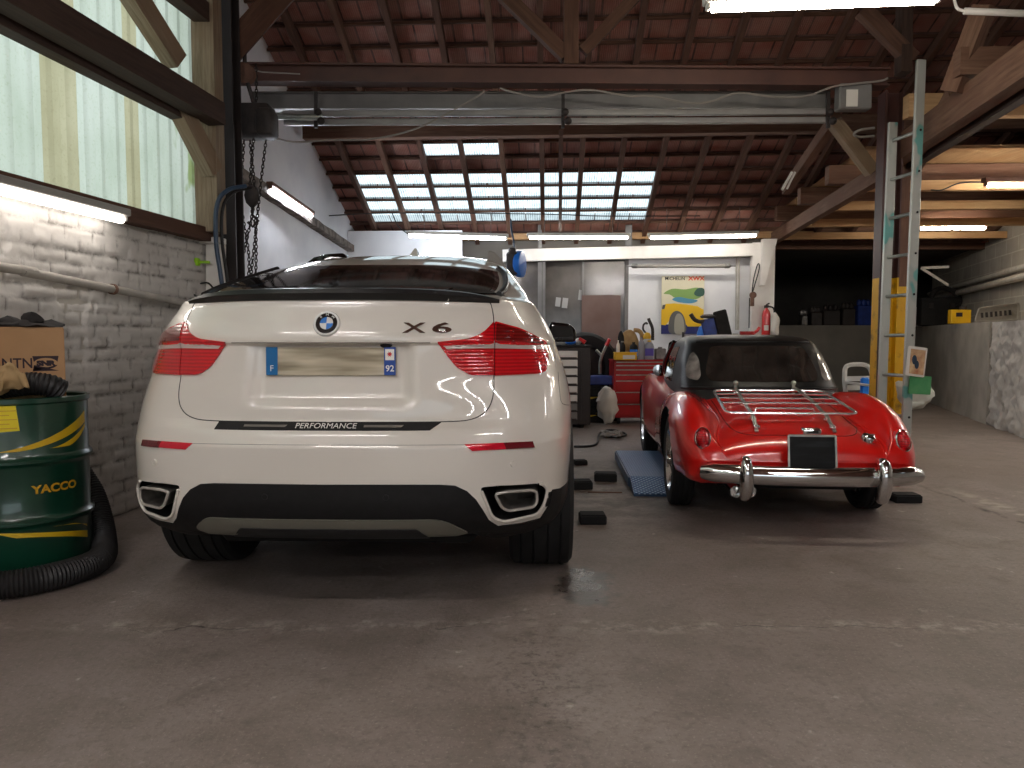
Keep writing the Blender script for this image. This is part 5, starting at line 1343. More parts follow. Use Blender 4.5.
loops = [[(244, 140), (241, 200), (249, 258), (246, 300)], [(250, 140), (254, 200), (242, 262), (239, 300)], [(266, 140), (260, 190), (256, 230), (251, 275), (249, 300)], [(256, 64), (256, 110), (250, 190), (256, 236), (255, 300)], [(238, 72), (234, 100), (233, 128)]]
for k, l in enumerate(loops):
    mb = MB(); chain(mb, [at(u, v, 6.36 + .03 * k) for u, v in l]); o = mb.build('chain', M['chain'], ho); o['kind'] = 'stuff'
hb_ = at(252, 196, 6.42)
mb = MB(); mb.lathe([(.01, .09), (.05, .07), (.065, .0), (.05, -.06), (.012, -.1)], 14, Matrix.Translation(hb_)); mb.tube([hb_ + V((0, 0, -.1)), hb_ + V((.0, 0, -.16)), hb_ + V((.05, 0, -.21)), hb_ + V((.0, 0, -.26)), hb_ + V((-.04, 0, -.22))], .012, 8); mb.build('hook_block', M['cast'], ho)
mb = MB(); mb.tube(smooth_line([at(264, 134, 6.4), at(278, 139, 6.5), at(296, 142, 6.8), at(330, 140, 7.0), at(372, 139, 7.05), at(420, 127, 7.0), at(478, 96, 6.9), at(484, 90, 6.88)], 6), .009, 6)
mesh_thing(mb, 'power_cable', M['cable_grey'], 'grey power cable sagging from the hoist up to the tie beam', 'cable', at(372, 139, 7.0))
mb = MB(); mb.tube(smooth_line([at(246, 186, 5.9), at(228, 190, 5.8), at(217, 205, 5.75), at(216, 240, 5.72), at(220, 270, 5.72), at(224, 298, 5.72)], 6), .017, 10)
mesh_thing(mb, 'air_hose', M['hose_blue'], 'blue-grey air hose looping down beside the left post', 'hose', at(217, 240, 5.72))
mb = MB(); mb.tube(smooth_line([at(251, 188, 5.98), at(234, 192, 5.88), at(223, 207, 5.8), at(222, 240, 5.78), at(226, 270, 5.78), at(229, 298, 5.78)], 6), .013, 8)
mesh_thing(mb, 'air_hose', M['cable_black'], 'black hose looping down beside the blue-grey air hose', 'hose', at(222, 240, 5.78))
mb = MB(); mb.tube(smooth_line([at(166, 236, 5.6), at(174, 262, 5.6), at(184, 285, 5.7), at(196, 296, 5.75), at(206, 296, 5.75), at(213, 290, 5.8), at(208, 283, 5.85), at(198, 284, 5.85)], 6), .007, 6)
mesh_thing(mb, 'wall_cable', M['cable_black'], 'thin black cable trailing down the brick wall corner', 'cable', at(184, 285, 5.7))
c = at(196, 262, 5.8); mb = MB(); mb.box(c, (.05, .05, .06)); mb.tube([c, c + V((.1, .02, .0))], .012, 8)
mesh_thing(mb, 'plug_socket', mat('lime_plastic', '#9ad21c', rough=.4), 'small lime green plug hanging in the corner beside the white box', 'plug', c, bevel=.01)
# cable clipped along the tie beam, junction box at its right end
cl = [(500, 88), (512, 92), (540, 97), (562, 93), (590, 90), (628, 96), (650, 96), (690, 103), (712, 101), (738, 93), (775, 97), (806, 96), (832, 87), (852, 84), (880, 81), (888, 78)]
mb = MB(); mb.tube(smooth_line([at(u, v, 6.85) for u, v in cl], 6), .009, 6)
mesh_thing(mb, 'electric_cable', M['cable_grey'], 'pale electric cable clipped in swags along the tie beam', 'cable', at(690, 103, 6.85))
jb = thing('junction_box', 'grey electrical junction box with a white label at the right end of the beams', 'box', at(853, 98, 6.95))
c = at(853, 98, 6.95); mb = MB(); mb.box(c, (.30, .12, .23)); mb.build('enclosure', M['steel_grey'], jb, bevel=.012)
mb = MB(); mb.box(at(852, 98, 6.88), (.105, .006, .15)); mb.build('label_card', M['paper'], jb)
mb = MB(); mb.tube(smooth_line([at(874, 128, 6.95), at(860, 130, 6.9), at(854, 134, 6.9), at(860, 137, 6.95), at(874, 136, 7.0)], 5), .012, 8)
mesh_thing(mb, 'conduit_loop', M['cable_grey'], 'loop of pale conduit sticking out beside the red-brown post', 'cable', at(856, 134, 6.9))
for (u0, v0, u1, v1, lab) in ((782, 190, 792, 172, 'pair of thin white rods leaning in the truss brace'),):
    mb = MB(); mb.tube([at(u0, v0, 8.3), at(u1, v1, 8.3)], .015, 8); mb.tube([at(u0 + 5, v0 - 1, 8.3), at(u1 + 3, v1, 8.3)], .012, 8); mesh_thing(mb, 'white_rods', M['white'], lab, 'rod', at(u0, v0, 8.3))
mb = MB(); a = at(964, 11, 5.2); mb.tube([a, at(1060, 15, 5.1)], .022, 10); mb.tube(smooth_line([a, at(957, 8, 5.2), at(954, -2, 5.25)], 4), .01, 8); mesh_thing(mb, 'conduit', M['white_wood'], 'white conduit pipe at the top right with a black cable bend', 'pipe', a)
# thin cables from lamp to lamp
for pts, lab in (([(318, 217), (340, 215), (400, 213), (540, 214), (600, 216), (700, 216)], 'thin black wire strung across below the skylight'), ([(392, 213), (398, 226), (408, 234)], 'short wire dropping to the left end of the back lamps'), ([(931, 190), (942, 190), (960, 183), (986, 182)], 'black wire running from the ladder to the upper right lamp')):
    Yc = 10.9 if pts[0][0] < 900 else 7.6
    mb = MB(); mb.tube(smooth_line([at(u, v, Yc) for u, v in pts], 5), .008, 6); mesh_thing(mb, 'lamp_wire', M['cable_black'], lab, 'cable', at(*pts[0], Yc))
# ================================================================ ladder with papers
la, lb = at(921, 60, 6.22), at(906, 410, 6.08)
lf = V((lb.x - .03, 6.02, 0)); lt = la
lad = thing('ladder', 'worn aluminium ladder with chipped turquoise paint leaning against the yellow post', 'ladder', (lf.x, lf.y, 0))
gap = V((-.06, .30, -.0))
dirl = (lt - lf).normalized(); Ll = (lt - lf).length
t_ = NT('chipped_turquoise_aluminium'); n_ = t_.noise(t_.coord('Object', (1, 1, .55), (.3, 0, .1)), 5.2, 2)
b_ = t_.bsdf(Roughness=.45, Metallic=.5); t_.set(b_, 'Base Color', t_.ramp(n_, [(.52, lin('#b4b6b0')), (.575, lin('#a3aaa5')), (.60, lin('#6ba39d'))])); M['ladder'] = t_.m
mb = MB(); mb.beam(lf, lt, .03, .075, V((1, 0, 0)), 24); mb.build('stile', M['ladder'], lad, bevel=.004)
l2 = lt + gap - dirl * .42 * (Ll / 3.4)
mb = MB(); mb.beam(lf + gap, l2, .03, .075, V((1, 0, 0)), 24); mb.build('stile', M['ladder'], lad, bevel=.004)
k = .18
while k < Ll - .45:
    p = lf + dirl * k; mb = MB(); mb.tube([p + gap * -.04, p + gap * 1.04], .015, 10); mb.build('rung', M['alu'], lad)
    mb = MB(); mb.ball(p + V((.0, -.04, 0)), (.010, .006, .010), 10, 6); mb.build('rung_end', M['matt_black'], lad); k += .335
q = at(914, 361, 6.0)
mb = MB(); mb.prism(rpoly([(-.07, -.115), (.085, -.135), (.105, .105), (-.05, .125)], .015), .004, Matrix.Translation(q) @ Matrix.Rotation(PI/2, 4, 'X')); 
card = mb.build('picture_card', [M['paper']], loc=q); tag(card, 'white-edged picture card stuck to the ladder above the green leaflet', 'card')
mb = MB(); mb.prism([(-.05, -.10), (.065, -.115), (.08, .085), (-.04, .10)], .002, Matrix.Translation(q + V((.01, -.0045, 0))) @ Matrix.Rotation(PI/2, 4, 'X')); mb.build('picture_print', mat('faded_print', '#a46b4a', '#d0b48c', scale=12, rough=.5), card)
mb = MB(); mb.ball(q + V((.0, -.006, .01)), (.022, .003, .04), 10, 6); mb.ball(q + V((.02, -.006, -.03)), (.02, .003, .035), 10, 6); mb.build('picture_figure', mat('print_blue_dark', '#23364a', rough=.5), card)
q2 = at(918, 385, 6.02); mb = MB(); mb.prism(rpoly([(-.08, -.07), (.10, -.08), (.105, .07), (-.07, .08)], .01), .008, Matrix.Translation(q2) @ Matrix.Rotation(PI/2, 4, 'X')); mesh_thing(mb, 'green_leaflet', mat('leaflet_green', '#2f7d48', '#4f8f5c', scale=9, rough=.6), 'green leaflet hanging on the ladder just under the picture card', 'leaflet', q2)
q3 = at(914, 393, 6.62); mb = MB(); mb.ball(q3, (.16, .05, .15), 26, 16); crumple(mb, .05, 8, 3); crumple(mb, .02, 22, 6); mesh_thing(mb, 'plastic_bag', mat('white_film', '#b9b9ac', '#d6d5c8', scale=6, rough=.4), 'crumpled whitish plastic bag hanging behind the ladder leaflets', 'bag', q3, smooth=60)
# ================================================================ things on the floor
rp0 = ground(620, 498); 
rz_ = .03
ram = thing('vehicle_ramp', 'blue chequer-plate drive-on ramp on the floor beside the red roadster', 'ramp', (1.12, 5.78, 0), rz=-.06)
def rl(x, y, z): return V((x, y, z))
mb = MB(); w_, hz = .2, .085; sec = [(-.42, .012), (-.12, hz), (1.2, hz), (1.2, 0), (-.42, 0)]
mb.prism(sec, 2 * w_, Matrix(((0, 0, 1, -w_), (1, 0, 0, 0), (0, 1, 0, 0), (0, 0, 0, 1)))); mb.build('frame', M['ramp_blue'], ram, world=False)
mb = MB(); mb.beam((0, -.42, .018), (0, -.12, hz + .005), 2 * w_, .006); mb.beam((0, -.12, hz + .004), (0, 1.2, hz + .004), 2 * w_, .006); mb.build('chequer_plate', M['plate'], ram, world=False)
mb = MB(); mb.box((-w_ - .008, .53, .05), (.012, 1.32, .07)); mb.build('side_rail', M['ramp_blue'], ram, world=False)
def block(u0, u1, v0, v1, lab, dep=.13, rz=0.0, hl=0):
    g = ground((u0 + u1) / 2, v1); w = (u1 - u0) / F * g.y; h = (v1 - v0) / F * g.y * .66
    t = thing('rubber_block', lab, 'block', (g.x, g.y + dep / 2, 0), 'black rubber jacking blocks', rz)
    mb = MB(); mb.box((0, 0, h / 2), (w, dep, h)); mb.build('pad', M['rubber_block'], t, world=False, bevel=.006)
    mb = MB(); mb.box((0, 0, h + .003), (w * .9, dep * .85, .006)); mb.build('top_plate', M['rubber_block'], t, world=False)
block(580, 607, 511.5, 525, 'black rubber block nearest the camera, beside the SUV rear wheel')
block(595, 618, 470.5, 482, 'black rubber block left of the blue ramp', rz=-.1)
block(572, 592.5, 478, 490, 'black rubber block half hidden behind the SUV wheel', rz=.08)
block(574, 587, 459, 465.5, 'small flat black rubber block farthest back beside the SUV', .1, .2)
block(896, 923, 492, 503.5, 'black rubber block on the floor at the right rear corner of the roadster')
mb = MB(); pts = [ground(574, 446.5, .012), ground(590, 446, .012), ground(597, 443, .012), ground(599, 435, .012), ground(604, 431, .012), ground(612, 430, .012), ground(622, 432, .012), ground(626, 435, .012), ground(616, 437, .012), ground(603, 436, .012)]
mb.tube(smooth_line(pts, 8), .012, 8); mesh_thing(mb, 'floor_cable', M['cable_black'], 'black cable snaking over the floor from under the SUV', 'cable', ground(599, 440))
mb = MB(); random.seed(3); pts = []
for i in range(26): a = i * 1.9; g = ground(611 + 11 * math.cos(a), 433.5 + 3.2 * math.sin(a * 1.3), .012 + .05 * random.random()); pts.append(g)
mb.tube(smooth_line(pts, 5), .009, 6); mesh_thing(mb, 'cable_tangle', M['cable_grey'], 'tangled heap of dark cable on the floor in front of the red tool chest', 'cable', ground(611, 434))
mb = MB(); mb.beam(ground(588, 492, .004), ground(622, 492.5, .004), .015, .008); mesh_thing(mb, 'flat_bar', M['rust'], 'thin flat bar lying on the floor left of the ramp', 'bar', ground(600, 492))
# ================================================================ tool cabinets at the back
def px_box(u0, u1, v0, v1, Y): a, b = at(u0, v1, Y), at(u1, v0, Y); return a, b
# red tool chest
a, b = px_box(613.5, 669, 361, 418, 9.9); W_, Hc = b.x - a.x, b.z - a.z
chest = thing('tool_chest', 'red rolling tool chest with bright drawer edges behind the roadster', 'tool chest', ((a.x + b.x) / 2, 10.15, 0))
z0 = a.z
mb = MB(); mb.box((0, .0, (z0 + b.z) / 2), (W_, .46, Hc)); mb.build('carcass', M['red_metal'], chest, world=False, bevel=.008)
ed = [.045, .085, .145, .215, .30, .42, .60, .76]; ed = [0, .06, .135, .225, .33, .53, .74, .97]
for i in range(7):
    zt, zb = b.z - ed[i] * Hc - .008, b.z - ed[i+1] * Hc + .004
    mb = MB(); mb.box((0, -.237, (zt + zb) / 2), (W_ - .05, .016, zt - zb)); d = mb.build('drawer', M['red_metal'], chest, world=False, bevel=.004)
    mb = MB(); mb.box((0, -.250, zt - .008), (W_ - .06, .016, .014)); mb.build('drawer_pull', M['alu'], d, world=False, bevel=.003)
mb = MB(); mb.box((0, -.0, b.z + .008), (W_ + .02, .48, .016)); mb.build('top', M['red_metal'], chest, world=False, bevel=.004)
for x in (-1, 1):
    for y in (-.17, .17):
        mb = MB(); mb.lathe([(.02, -.018), (.055, -.018), (.058, 0), (.055, .018), (.02, .018)], 20, Matrix.Translation((x * (W_ / 2 - .08), y, .058)) @ Matrix.Rotation(PI/2, 4, 'Y')); mb.beam((x * (W_ / 2 - .08), y + .02, .06), (x * (W_ / 2 - .08), y, z0), .05, .04); mb.build('caster', M['rubber'], chest, world=False)
TZ = b.z + .016; TY = 10.0
# grey cabinet
a, b = px_box(530, 591, 347, 425, 9.45); W_, Hc = b.x - a.x, b.z - a.z
cab = thing('tool_cabinet', 'dark grey rolling tool cabinet with pale drawer fronts half hidden behind the SUV', 'tool cabinet', ((a.x + b.x) / 2, 9.72, 0))
mb = MB(); mb.box((0, 0, (a.z + b.z) / 2), (W_, .5, Hc)); mb.build('carcass', M['steel_dark'], cab, world=False, bevel=.008)
n = 8
for i in range(n):
    zt = b.z - .05 - (Hc - .1) * i / n; zb = zt - (Hc - .1) / n + .018
    mb = MB(); mb.box((-.06, -.256, (zt + zb) / 2), (W_ - .22, .014, zt - zb)); d = mb.build('drawer', M['white_wood'] if i < 6 else M['steel_grey'], cab, world=False, bevel=.003)
    mb = MB(); mb.box((-.06, -.266, zb + .008), (W_ - .24, .014, .012)); mb.build('drawer_pull', M['steel_dark'], d, world=False)
mb = MB(); mb.box((0, 0, b.z + .012), (W_ + .03, .52, .025)); mb.build('worktop', M['matt_black'], cab, world=False, bevel=.006)
mb = MB(); mb.beam((W_ / 2 - .07, -.262, a.z + .05), (W_ / 2 - .07, -.262, b.z - .05), .1, .012, V((0, 1, 0))); mb.build('corner_post', M['steel_dark'], cab, world=False)
for x in (-1, 1):
    mb = MB(); mb.lathe([(.02, -.02), (.06, -.02), (.064, 0), (.06, .02), (.02, .02)], 20, Matrix.Translation((x * (W_ / 2 - .1), -.18, .064)) @ Matrix.Rotation(PI/2, 4, 'Y')); mb.beam((x * (W_ / 2 - .1), -.16, .06), (x * (W_ / 2 - .1), -.18, a.z), .05, .05); mb.build('caster', M['rubber'], cab, world=False)
    mb = MB(); mb.lathe([(.02, -.02), (.06, -.02), (.064, 0), (.06, .02), (.02, .02)], 20, Matrix.Translation((x * (W_ / 2 - .1), .18, .064)) @ Matrix.Rotation(PI/2, 4, 'Y')); mb.beam((x * (W_ / 2 - .1), .16, .06), (x * (W_ / 2 - .1), .18, a.z), .05, .05); mb.build('caster', M['rubber'], cab, world=False)
CZ = b.z + .025
def lump(name, u, v, Y, r, m, lab, cat, amp=.02, z=None, sc=9):
    c = at(u, v, Y); mb = MB(); mb.ball(c, r, 20, 12); crumple(mb, amp, sc, u % 7)
    if z is not None: mn = min(p.z for p in mb.v); mb.v = [V((p.x, p.y, p.z - mn + z + .001)) for p in mb.v]
    return mesh_thing(mb, name, m, lab, cat, (c.x, c.y, z if z is not None else c.z), smooth=60)
lump('work_glove', 562, 344, 9.65, (.14, .09, .045), M['paper'], 'whitish work glove lying on the grey tool cabinet', 'glove', z=CZ)
lump('work_glove', 570, 344, 9.55, (.07, .06, .04), M['blue_plastic'], 'blue work glove lying on the grey tool cabinet', 'glove', z=CZ)
lump('work_glove', 578.5, 344, 9.62, (.05, .06, .045), M['paper'], 'small white cloth lying between the blue glove and the red tube', 'cloth', z=CZ)
c = at(581.5, 346, 9.56); c.z = CZ; mb = MB(); mb.tube([c + V((-.03, 0, .085)), c + V((.045, -.02, .03))], [.018, .028], 12); mesh_thing(mb, 'glue_tube', M['red_plastic'], 'red tube lying at the right end of the grey tool cabinet', 'tube', c)
# tyre leaning at the back
tc = at(584, 366, 10.75); ty = thing('tyre', 'black car tyre standing behind the grey tool cabinet', 'tyre', (tc.x, tc.y, 0))
Rt = .50; Mt = Matrix.Translation((0, 0, .72)) @ Matrix.Rotation(.12, 4, 'X') @ Matrix.Rotation(PI/2, 4, 'X')
mb = MB(); mb.lathe([(.30, -.08), (.36, -.11), (.46, -.10), (.49, -.06), (.49, .06), (.46, .10), (.36, .11), (.30, .08)], 48, Mt, cap=False); mb.v = [V((p.x, p.y, p.z - .72 + tc.z)) for p in mb.v]; mb.build('tread', M['rubber'], ty, world=False)
mb = MB(); mb.lathe([(.31, -.06), (.27, -.05), (.12, -.02), (.0, -.03)], 40, Mt, cap=False); mb.v = [V((p.x, p.y, p.z - .72 + tc.z)) for p in mb.v]; mb.build('disc', M['steel_dark'], ty, world=False)
mb = MB(); mb.box2((-.5, -.1, 0), (.5, .3, tc.z - .49)); mb.build('stand', M['navy'], ty, world=False, bevel=.01)
# crates, white bag, jack between the cabinets
c0 = at(596, 425, 9.95)
for (u0, u1, v0, v1, m, lab) in ((584, 604, 405, 425, 'matt_black', 'black plastic crate on the floor between the two tool cabinets'), (585, 604, 388, 404.6, 'matt_black', 'second black plastic crate, stacked on the floor crate between the cabinets')):
    a, b = px_box(u0, u1, v0, v1, 10.1); zz = 0 if v0 > 400 else at(0, 404.8, 10.1).z
    if v0 > 400: a.z = 0
    t = thing('crate', lab, 'crate', ((a.x + b.x) / 2, 10.25, a.z)); w, h = b.x - a.x, b.z - a.z; mb = MB()
    mb.box((0, -.15, h / 2), (w, .012, h)); mb.box((0, .15, h / 2), (w, .012, h)); mb.box((-w / 2, 0, h / 2), (.012, .3, h)); mb.box((w / 2, 0, h / 2), (.012, .3, h)); mb.box((0, 0, .008), (w, .3, .016)); mb.build('shell', M[m], t, world=False)
    for zz in (.12, h - .02): mb = MB(); mb.box((0, -.16, zz), (w + .01, .016, .025)); mb.build('rim', M['rubber_block'], t, world=False)
    mb = MB(); mb.beam((-w * .4, -.16, h * .35), (w * .15, -.16, h * .5), .008, .03); mb.build('yellow_strip', M['yellow'], t, world=False)
c = at(598, 380, 10.2); mb = MB(); mb.box(c, (.42, .26, .12)); mesh_thing(mb, 'storage_tray', M['navy'], 'navy blue tray on top of the black crates', 'tray', (c.x, c.y, c.z - .06), bevel=.015)
lump('plastic_sack', 608, 402, 9.95, (.15, .11, .27), M['paper'], 'white plastic sack standing left of the red tool chest', 'sack', .06, z=0, sc=10)
jt = thing('scissor_tool', 'pair of long-handled cutters with a red grip standing in the blue tray', 'tool', at(600, 374, 10.2))
mb = MB(); mb.tube([at(600, 374, 10.2), at(600, 362, 10.2), at(602, 355, 10.2), at(608, 342, 10.15)], .02, 8); mb.build('handle', M['alu'], jt)
mb = MB(); mb.tube([at(601, 355, 10.18), at(596, 350, 10.18)], .02, 8); mb.build('handle', M['alu'], jt)
mb = MB(); mb.tube([at(606, 345.5, 10.16), at(609.5, 339, 10.14)], .025, 8); mb.build('grip', M['red_plastic'], jt)
# bottles and cans on the chest
def bottle(u, w, h, m, lab, prof=None, Y=TY, cap='grey_plastic', label=None, sq=.6, capr=.3):
    c = at(u, 360, Y); c.z = TZ; r = w / 2; t = thing('bottle', lab, 'bottle', c); mb = MB()
    Mq = Matrix.Translation((0, 0, 0)) @ Matrix.Diagonal((1, sq, 1, 1))
    mb.lathe([(r * .9, 0), (r, .012), (r, h * .68), (r * .85, h * .80), (r * capr * 1.1, h * .9), (r * capr, h * .93)], 24, Mq); mb.build('body', M[m], t, world=False)
    mb = MB(); mb.lathe([(r * capr * 1.25, h * .92), (r * capr * 1.25, h), (0, h)], 16, Mq); mb.build('cap', M[cap], t, world=False)
    if label:
        mb = MB(); mb.lathe([(r * 1.01, h * .2), (r * 1.01, h * .58)], 20, Mq @ Matrix.Rotation(-PI * .85, 4, 'Z'), cap=False, a0=0, a1=PI * .7); mb.build('label', M[label], t, world=False)
    return t
bottle(618, .045, .26, 'white', 'slim white nozzle bottle at the left end of the red tool chest', cap='white', sq=1, capr=.25)
bottle(622.5, .075, .25, 'matt_black', 'plain black bottle second from the left on the red tool chest', Y=10.12, sq=1, capr=.45)
bottle(628, .05, .30, 'red_plastic', 'bottle with a red top standing behind the others on the tool chest', Y=10.2, cap='red_plastic', sq=1)
bottle(633.5, .115, .235, 'matt_black', 'black oil bottle with a blue label on the red tool chest', label='blue_plastic', cap='matt_black')
bottle(641.3, .085, .30, 'grey_bottle', 'tall grey oil can with side grip on the red tool chest', cap='grey_bottle', capr=.28)
bottle(649, .13, .26, 'grey_bottle', 'grey oil can with a purple label on the red tool chest', label='purple', cap='yellow_plastic')
# yellow tray box
c = at(625, 358, 9.83); c.z = TZ; t = thing('plastic_box', 'yellow plastic box with printed lid edge at the front left of the tool chest', 'box', c)
mb = MB(); mb.box((0, 0, .045), (.29, .16, .09)); mb.build('tub', M['yellow_plastic'], t, world=False, bevel=.01)
mb = MB(); mb.box((0, 0, .096), (.30, .17, .016)); mb.build('lid', M['yellow_plastic'], t, world=False, bevel=.005)
mb = MB(); mb.box((.04, -.082, .04), (.16, .004, .05)); mb.build('label', M['paper'], t, world=False)
# funnel with pliers above the purple bottle
c = at(647, 345, 10.12); c.z = TZ; t = thing('oil_jug', 'pale oil jug with a yellow pump head and bent black spout', 'jug', c)
mb = MB(); mb.lathe([(.075, 0), (.078, .02), (.078, .22), (.05, .27), (.03, .29)], 20); mb.build('body', M['plastic_white2'], t, world=False)
mb = MB(); mb.lathe([(.05, .28), (.055, .32), (.035, .36), (.0, .37)], 18); mb.build('pump_head', M['yellow_plastic'], t, world=False)
mb = MB(); mb.tube(smooth_line([V((-.02, 0, .36)), V((-.055, 0, .41)), V((-.05, 0, .47)), V((-.015, 0, .495)), V((.005, 0, .48))], 5), .014, 8); mb.build('spout', M['cast'], t, world=False)
mb = MB(); mb.tube(smooth_line([V((.08, .02, .26)), V((.075, .02, .42)), V((.03, .02, .53)), V((.02, .02, .56))], 5), .022, 8); mb.build('lever', M['cast'], t, world=False)
# beige hide / jerry bag
c = at(629, 345, 10.22); c.z = TZ; t = thing('tool_bag', 'tan leather tool bag with a drooping handle on the back of the tool chest', 'bag', c)
mb = MB(); mb.ball((-.02, 0, .2), (.16, .08, .2), 24, 14); crumple(mb, .04, 7, 2); mn = min(p.z for p in mb.v); mb.v = [p - V((0, 0, mn)) for p in mb.v]; mb.build('bag_body', M['beige'], t, world=False, smooth=60)
mb = MB(); mb.tube(smooth_line([V((.06, -.02, .40)), V((.13, -.02, .39)), V((.17, -.02, .34)), V((.175, -.02, .25))], 5), .03, 10); mb.build('handle', M['beige'], t, world=False)
mb = MB(); mb.ball((-.12, -.05, .2), (.05, .03, .19), 16, 10); mb.build('side_panel', M['matt_black'], t, world=False)
c = at(660, 356, 10.05); c.z = TZ; t = thing('metal_can', 'square pale metal can at the right end of the red tool chest', 'can', c)
mb = MB(); mb.box((0, 0, .075), (.14, .12, .15)); mb.build('body', M['steel'], t, world=False, bevel=.012)
mb = MB(); mb.lathe([(.03, .15), (.03, .17), (0, .172)], 14); mb.build('cap', M['steel'], t, world=False)
# tools behind the roadster: engine parts on a bench
bn = at(690, 372, 10.2); t = thing('workbench', 'low steel workbench behind the roadster under the poster', 'bench', (2.95, 10.9, 0))
mb = MB(); mb.box((0, 0, .80), (1.9, .6, .05)); mb.build('top', M['steel_dark'], t, world=False, bevel=.008)
for x in (-.88, .88):
    for y in (-.24, .24): mb = MB(); mb.beam((x, y, 0), (x, y, .78), .06, .06, V((0, 1, 0))); mb.build('leg', M['steel_dark'], t, world=False)
BZ = .826
c = at(680, 362, 10.75); c.z = BZ; mb = MB()
for i in range(7): mb.ball(c + V((random.uniform(-.12, .12), random.uniform(-.06, .06), .05 + .07 * i / 2)), (.09, .06, .05), 12, 8, Matrix.Rotation(i, 3, 'Y'))
crumple(mb, .03, 12, 4); mn = min(p.z for p in mb.v); mb.v = [V((p.x, p.y, p.z - mn + BZ)) for p in mb.v]
mesh_thing(mb, 'engine_part', M['alu'], 'pile of bright metal engine castings on the bench left of the soft top', 'engine part', c)
c = at(683, 350, 10.95); c.z = BZ; mb = MB(); mb.tube([c, c + V((0, 0, .42))], .02, 10); mb.box(c + V((0, 0, .01)), (.1, .1, .02)); mesh_thing(mb, 'steel_rod', M['cast'], 'upright dark steel rod on the bench beside the metal castings', 'rod', c)
# blue padded creeper / stool
c = at(713, 330, 10.8); t = thing('drill_press', 'blue bench drill with a grey column and black lever in front of the poster', 'tool', (c.x - .05, c.y, BZ))
mb = MB(); mb.box((0, 0, .02), (.2, .26, .04)); mb.build('base', M['navy'], t, world=False, bevel=.008)
mb = MB(); mb.tube([V((.0, .0, .04)), V((.0, .0, .62))], .03, 14); mb.build('column', M['alu'], t, world=False)
mb = MB(); mb.lathe([(.06, .02), (.09, .10), (.10, .34), (.07, .44), (.03, .46)], 20, Matrix.Translation((-.07, .05, .06))); mb.build('motor_housing', M['blue_plastic'], t, world=False)
mb = MB(); mb.lathe([(.02, .62), (.13, .625), (.14, .65), (.10, .675), (0, .68)], 22, Matrix.Translation((0, 0, .0))); mb.build('pulley_cover', M['cast'], t, world=False)
mb = MB(); mb.tube(smooth_line([V((-.06, -.05, .58)), V((-.16, -.08, .57)), V((-.24, -.08, .60)), V((-.30, -.08, .68))], 6), .03, 10); mb.build('lever', M['cast'], t, world=False)
mb = MB(); mb.ball((.14, .0, .56), (.07, .05, .05), 14, 8); mb.build('chuck', M['cast'], t, world=False)
c = at(723, 324, 10.7); mb = MB(); R2 = Matrix.Rotation(-.25, 3, 'Y')
mb.box(c + V((0, 0, -.03)), (.20, .05, .46), R2); t = thing('padded_panel', 'black padded panel leaning beside the blue bench drill', 'panel', (c.x, c.y, BZ)); mb.build('board', M['cloth_black'], t, bevel=.03, bseg=3)
mb = MB(); mb.box(c + V((-.17, .03, -.1)), (.22, .05, .36), R2); mb.build('back_board', M['navy'], t, bevel=.03, bseg=3)
mb = MB(); mb.beam(V((c.x - .1, c.y + .02, BZ)), V((c.x - .06, c.y + .02, c.z - .1)), .05, .05, V((0, 1, 0))); mb.build('support', M['cast'], t)
c = at(735, 331, 10.75); c.z = BZ; mb = MB(); mb.box(c + V((0, 0, .20)), (.09, .09, .40)); mesh_thing(mb, 'small_canister', M['steel'], 'small grey canister left of the red saucepan on the bench', 'canister', c, bevel=.015)
c = at(747, 333, 10.75); c.z = BZ; t = thing('saucepan', 'dark red saucepan with an upturned handle above the soft top', 'pan', c)
mb = MB(); mb.box((0, 0, .16), (.2, .2, .32)); mb.build('stand', M['steel_dark'], t, world=False, bevel=.01)
mb = MB(); mb.lathe([(.09, .32), (.10, .33), (.105, .43), (.10, .43), (.09, .34), (0, .335)], 24); mb.build('pot', M['red_metal'], t, world=False)
mb = MB(); mb.tube([V((.09, 0, .40)), V((.15, 0, .44)), V((.18, 0, .49))], .022, 10); mb.build('handle', M['red_plastic'], t, world=False)
# fire extinguisher on the partition post
c = at(766, 322, 11.40); t = thing('fire_extinguisher', 'red fire extinguisher hanging on the white post by the dark passage', 'fire extinguisher', (c.x, c.y, c.z - .25))
mb = MB(); mb.lathe([(.04, -.0), (.06, .02), (.063, .06), (.063, .36), (.05, .42), (.025, .45), (.02, .47)], 24); mb.build('cylinder', M['fire_red'], t, world=False)
mb = MB(); mb.box((0, 0, .485), (.05, .05, .04)); mb.beam((0, 0, .51), (-.0, -.12, .53), .02, .015); mb.build('valve', M['cast'], t, world=False)
mb = MB(); mb.tube(smooth_line([V((.02, -.02, .49)), V((.1, -.04, .45)), V((.11, -.05, .25)), V((.09, -.06, .08))], 5), .012, 8); mb.build('hose', M['cable_black'], t, world=False)
mb = MB(); mb.lathe([(.064, .12), (.064, .2)], 16, Matrix.Rotation(-PI * .75, 4, 'Z'), cap=False, a0=0, a1=PI * .35); mb.build('label', M['paper'], t, world=False)
lump('white_sack', 775, 324, 11.3, (.06, .06, .18), M['paper'], 'pale sack hanging beside the fire extinguisher', 'sack', .03)
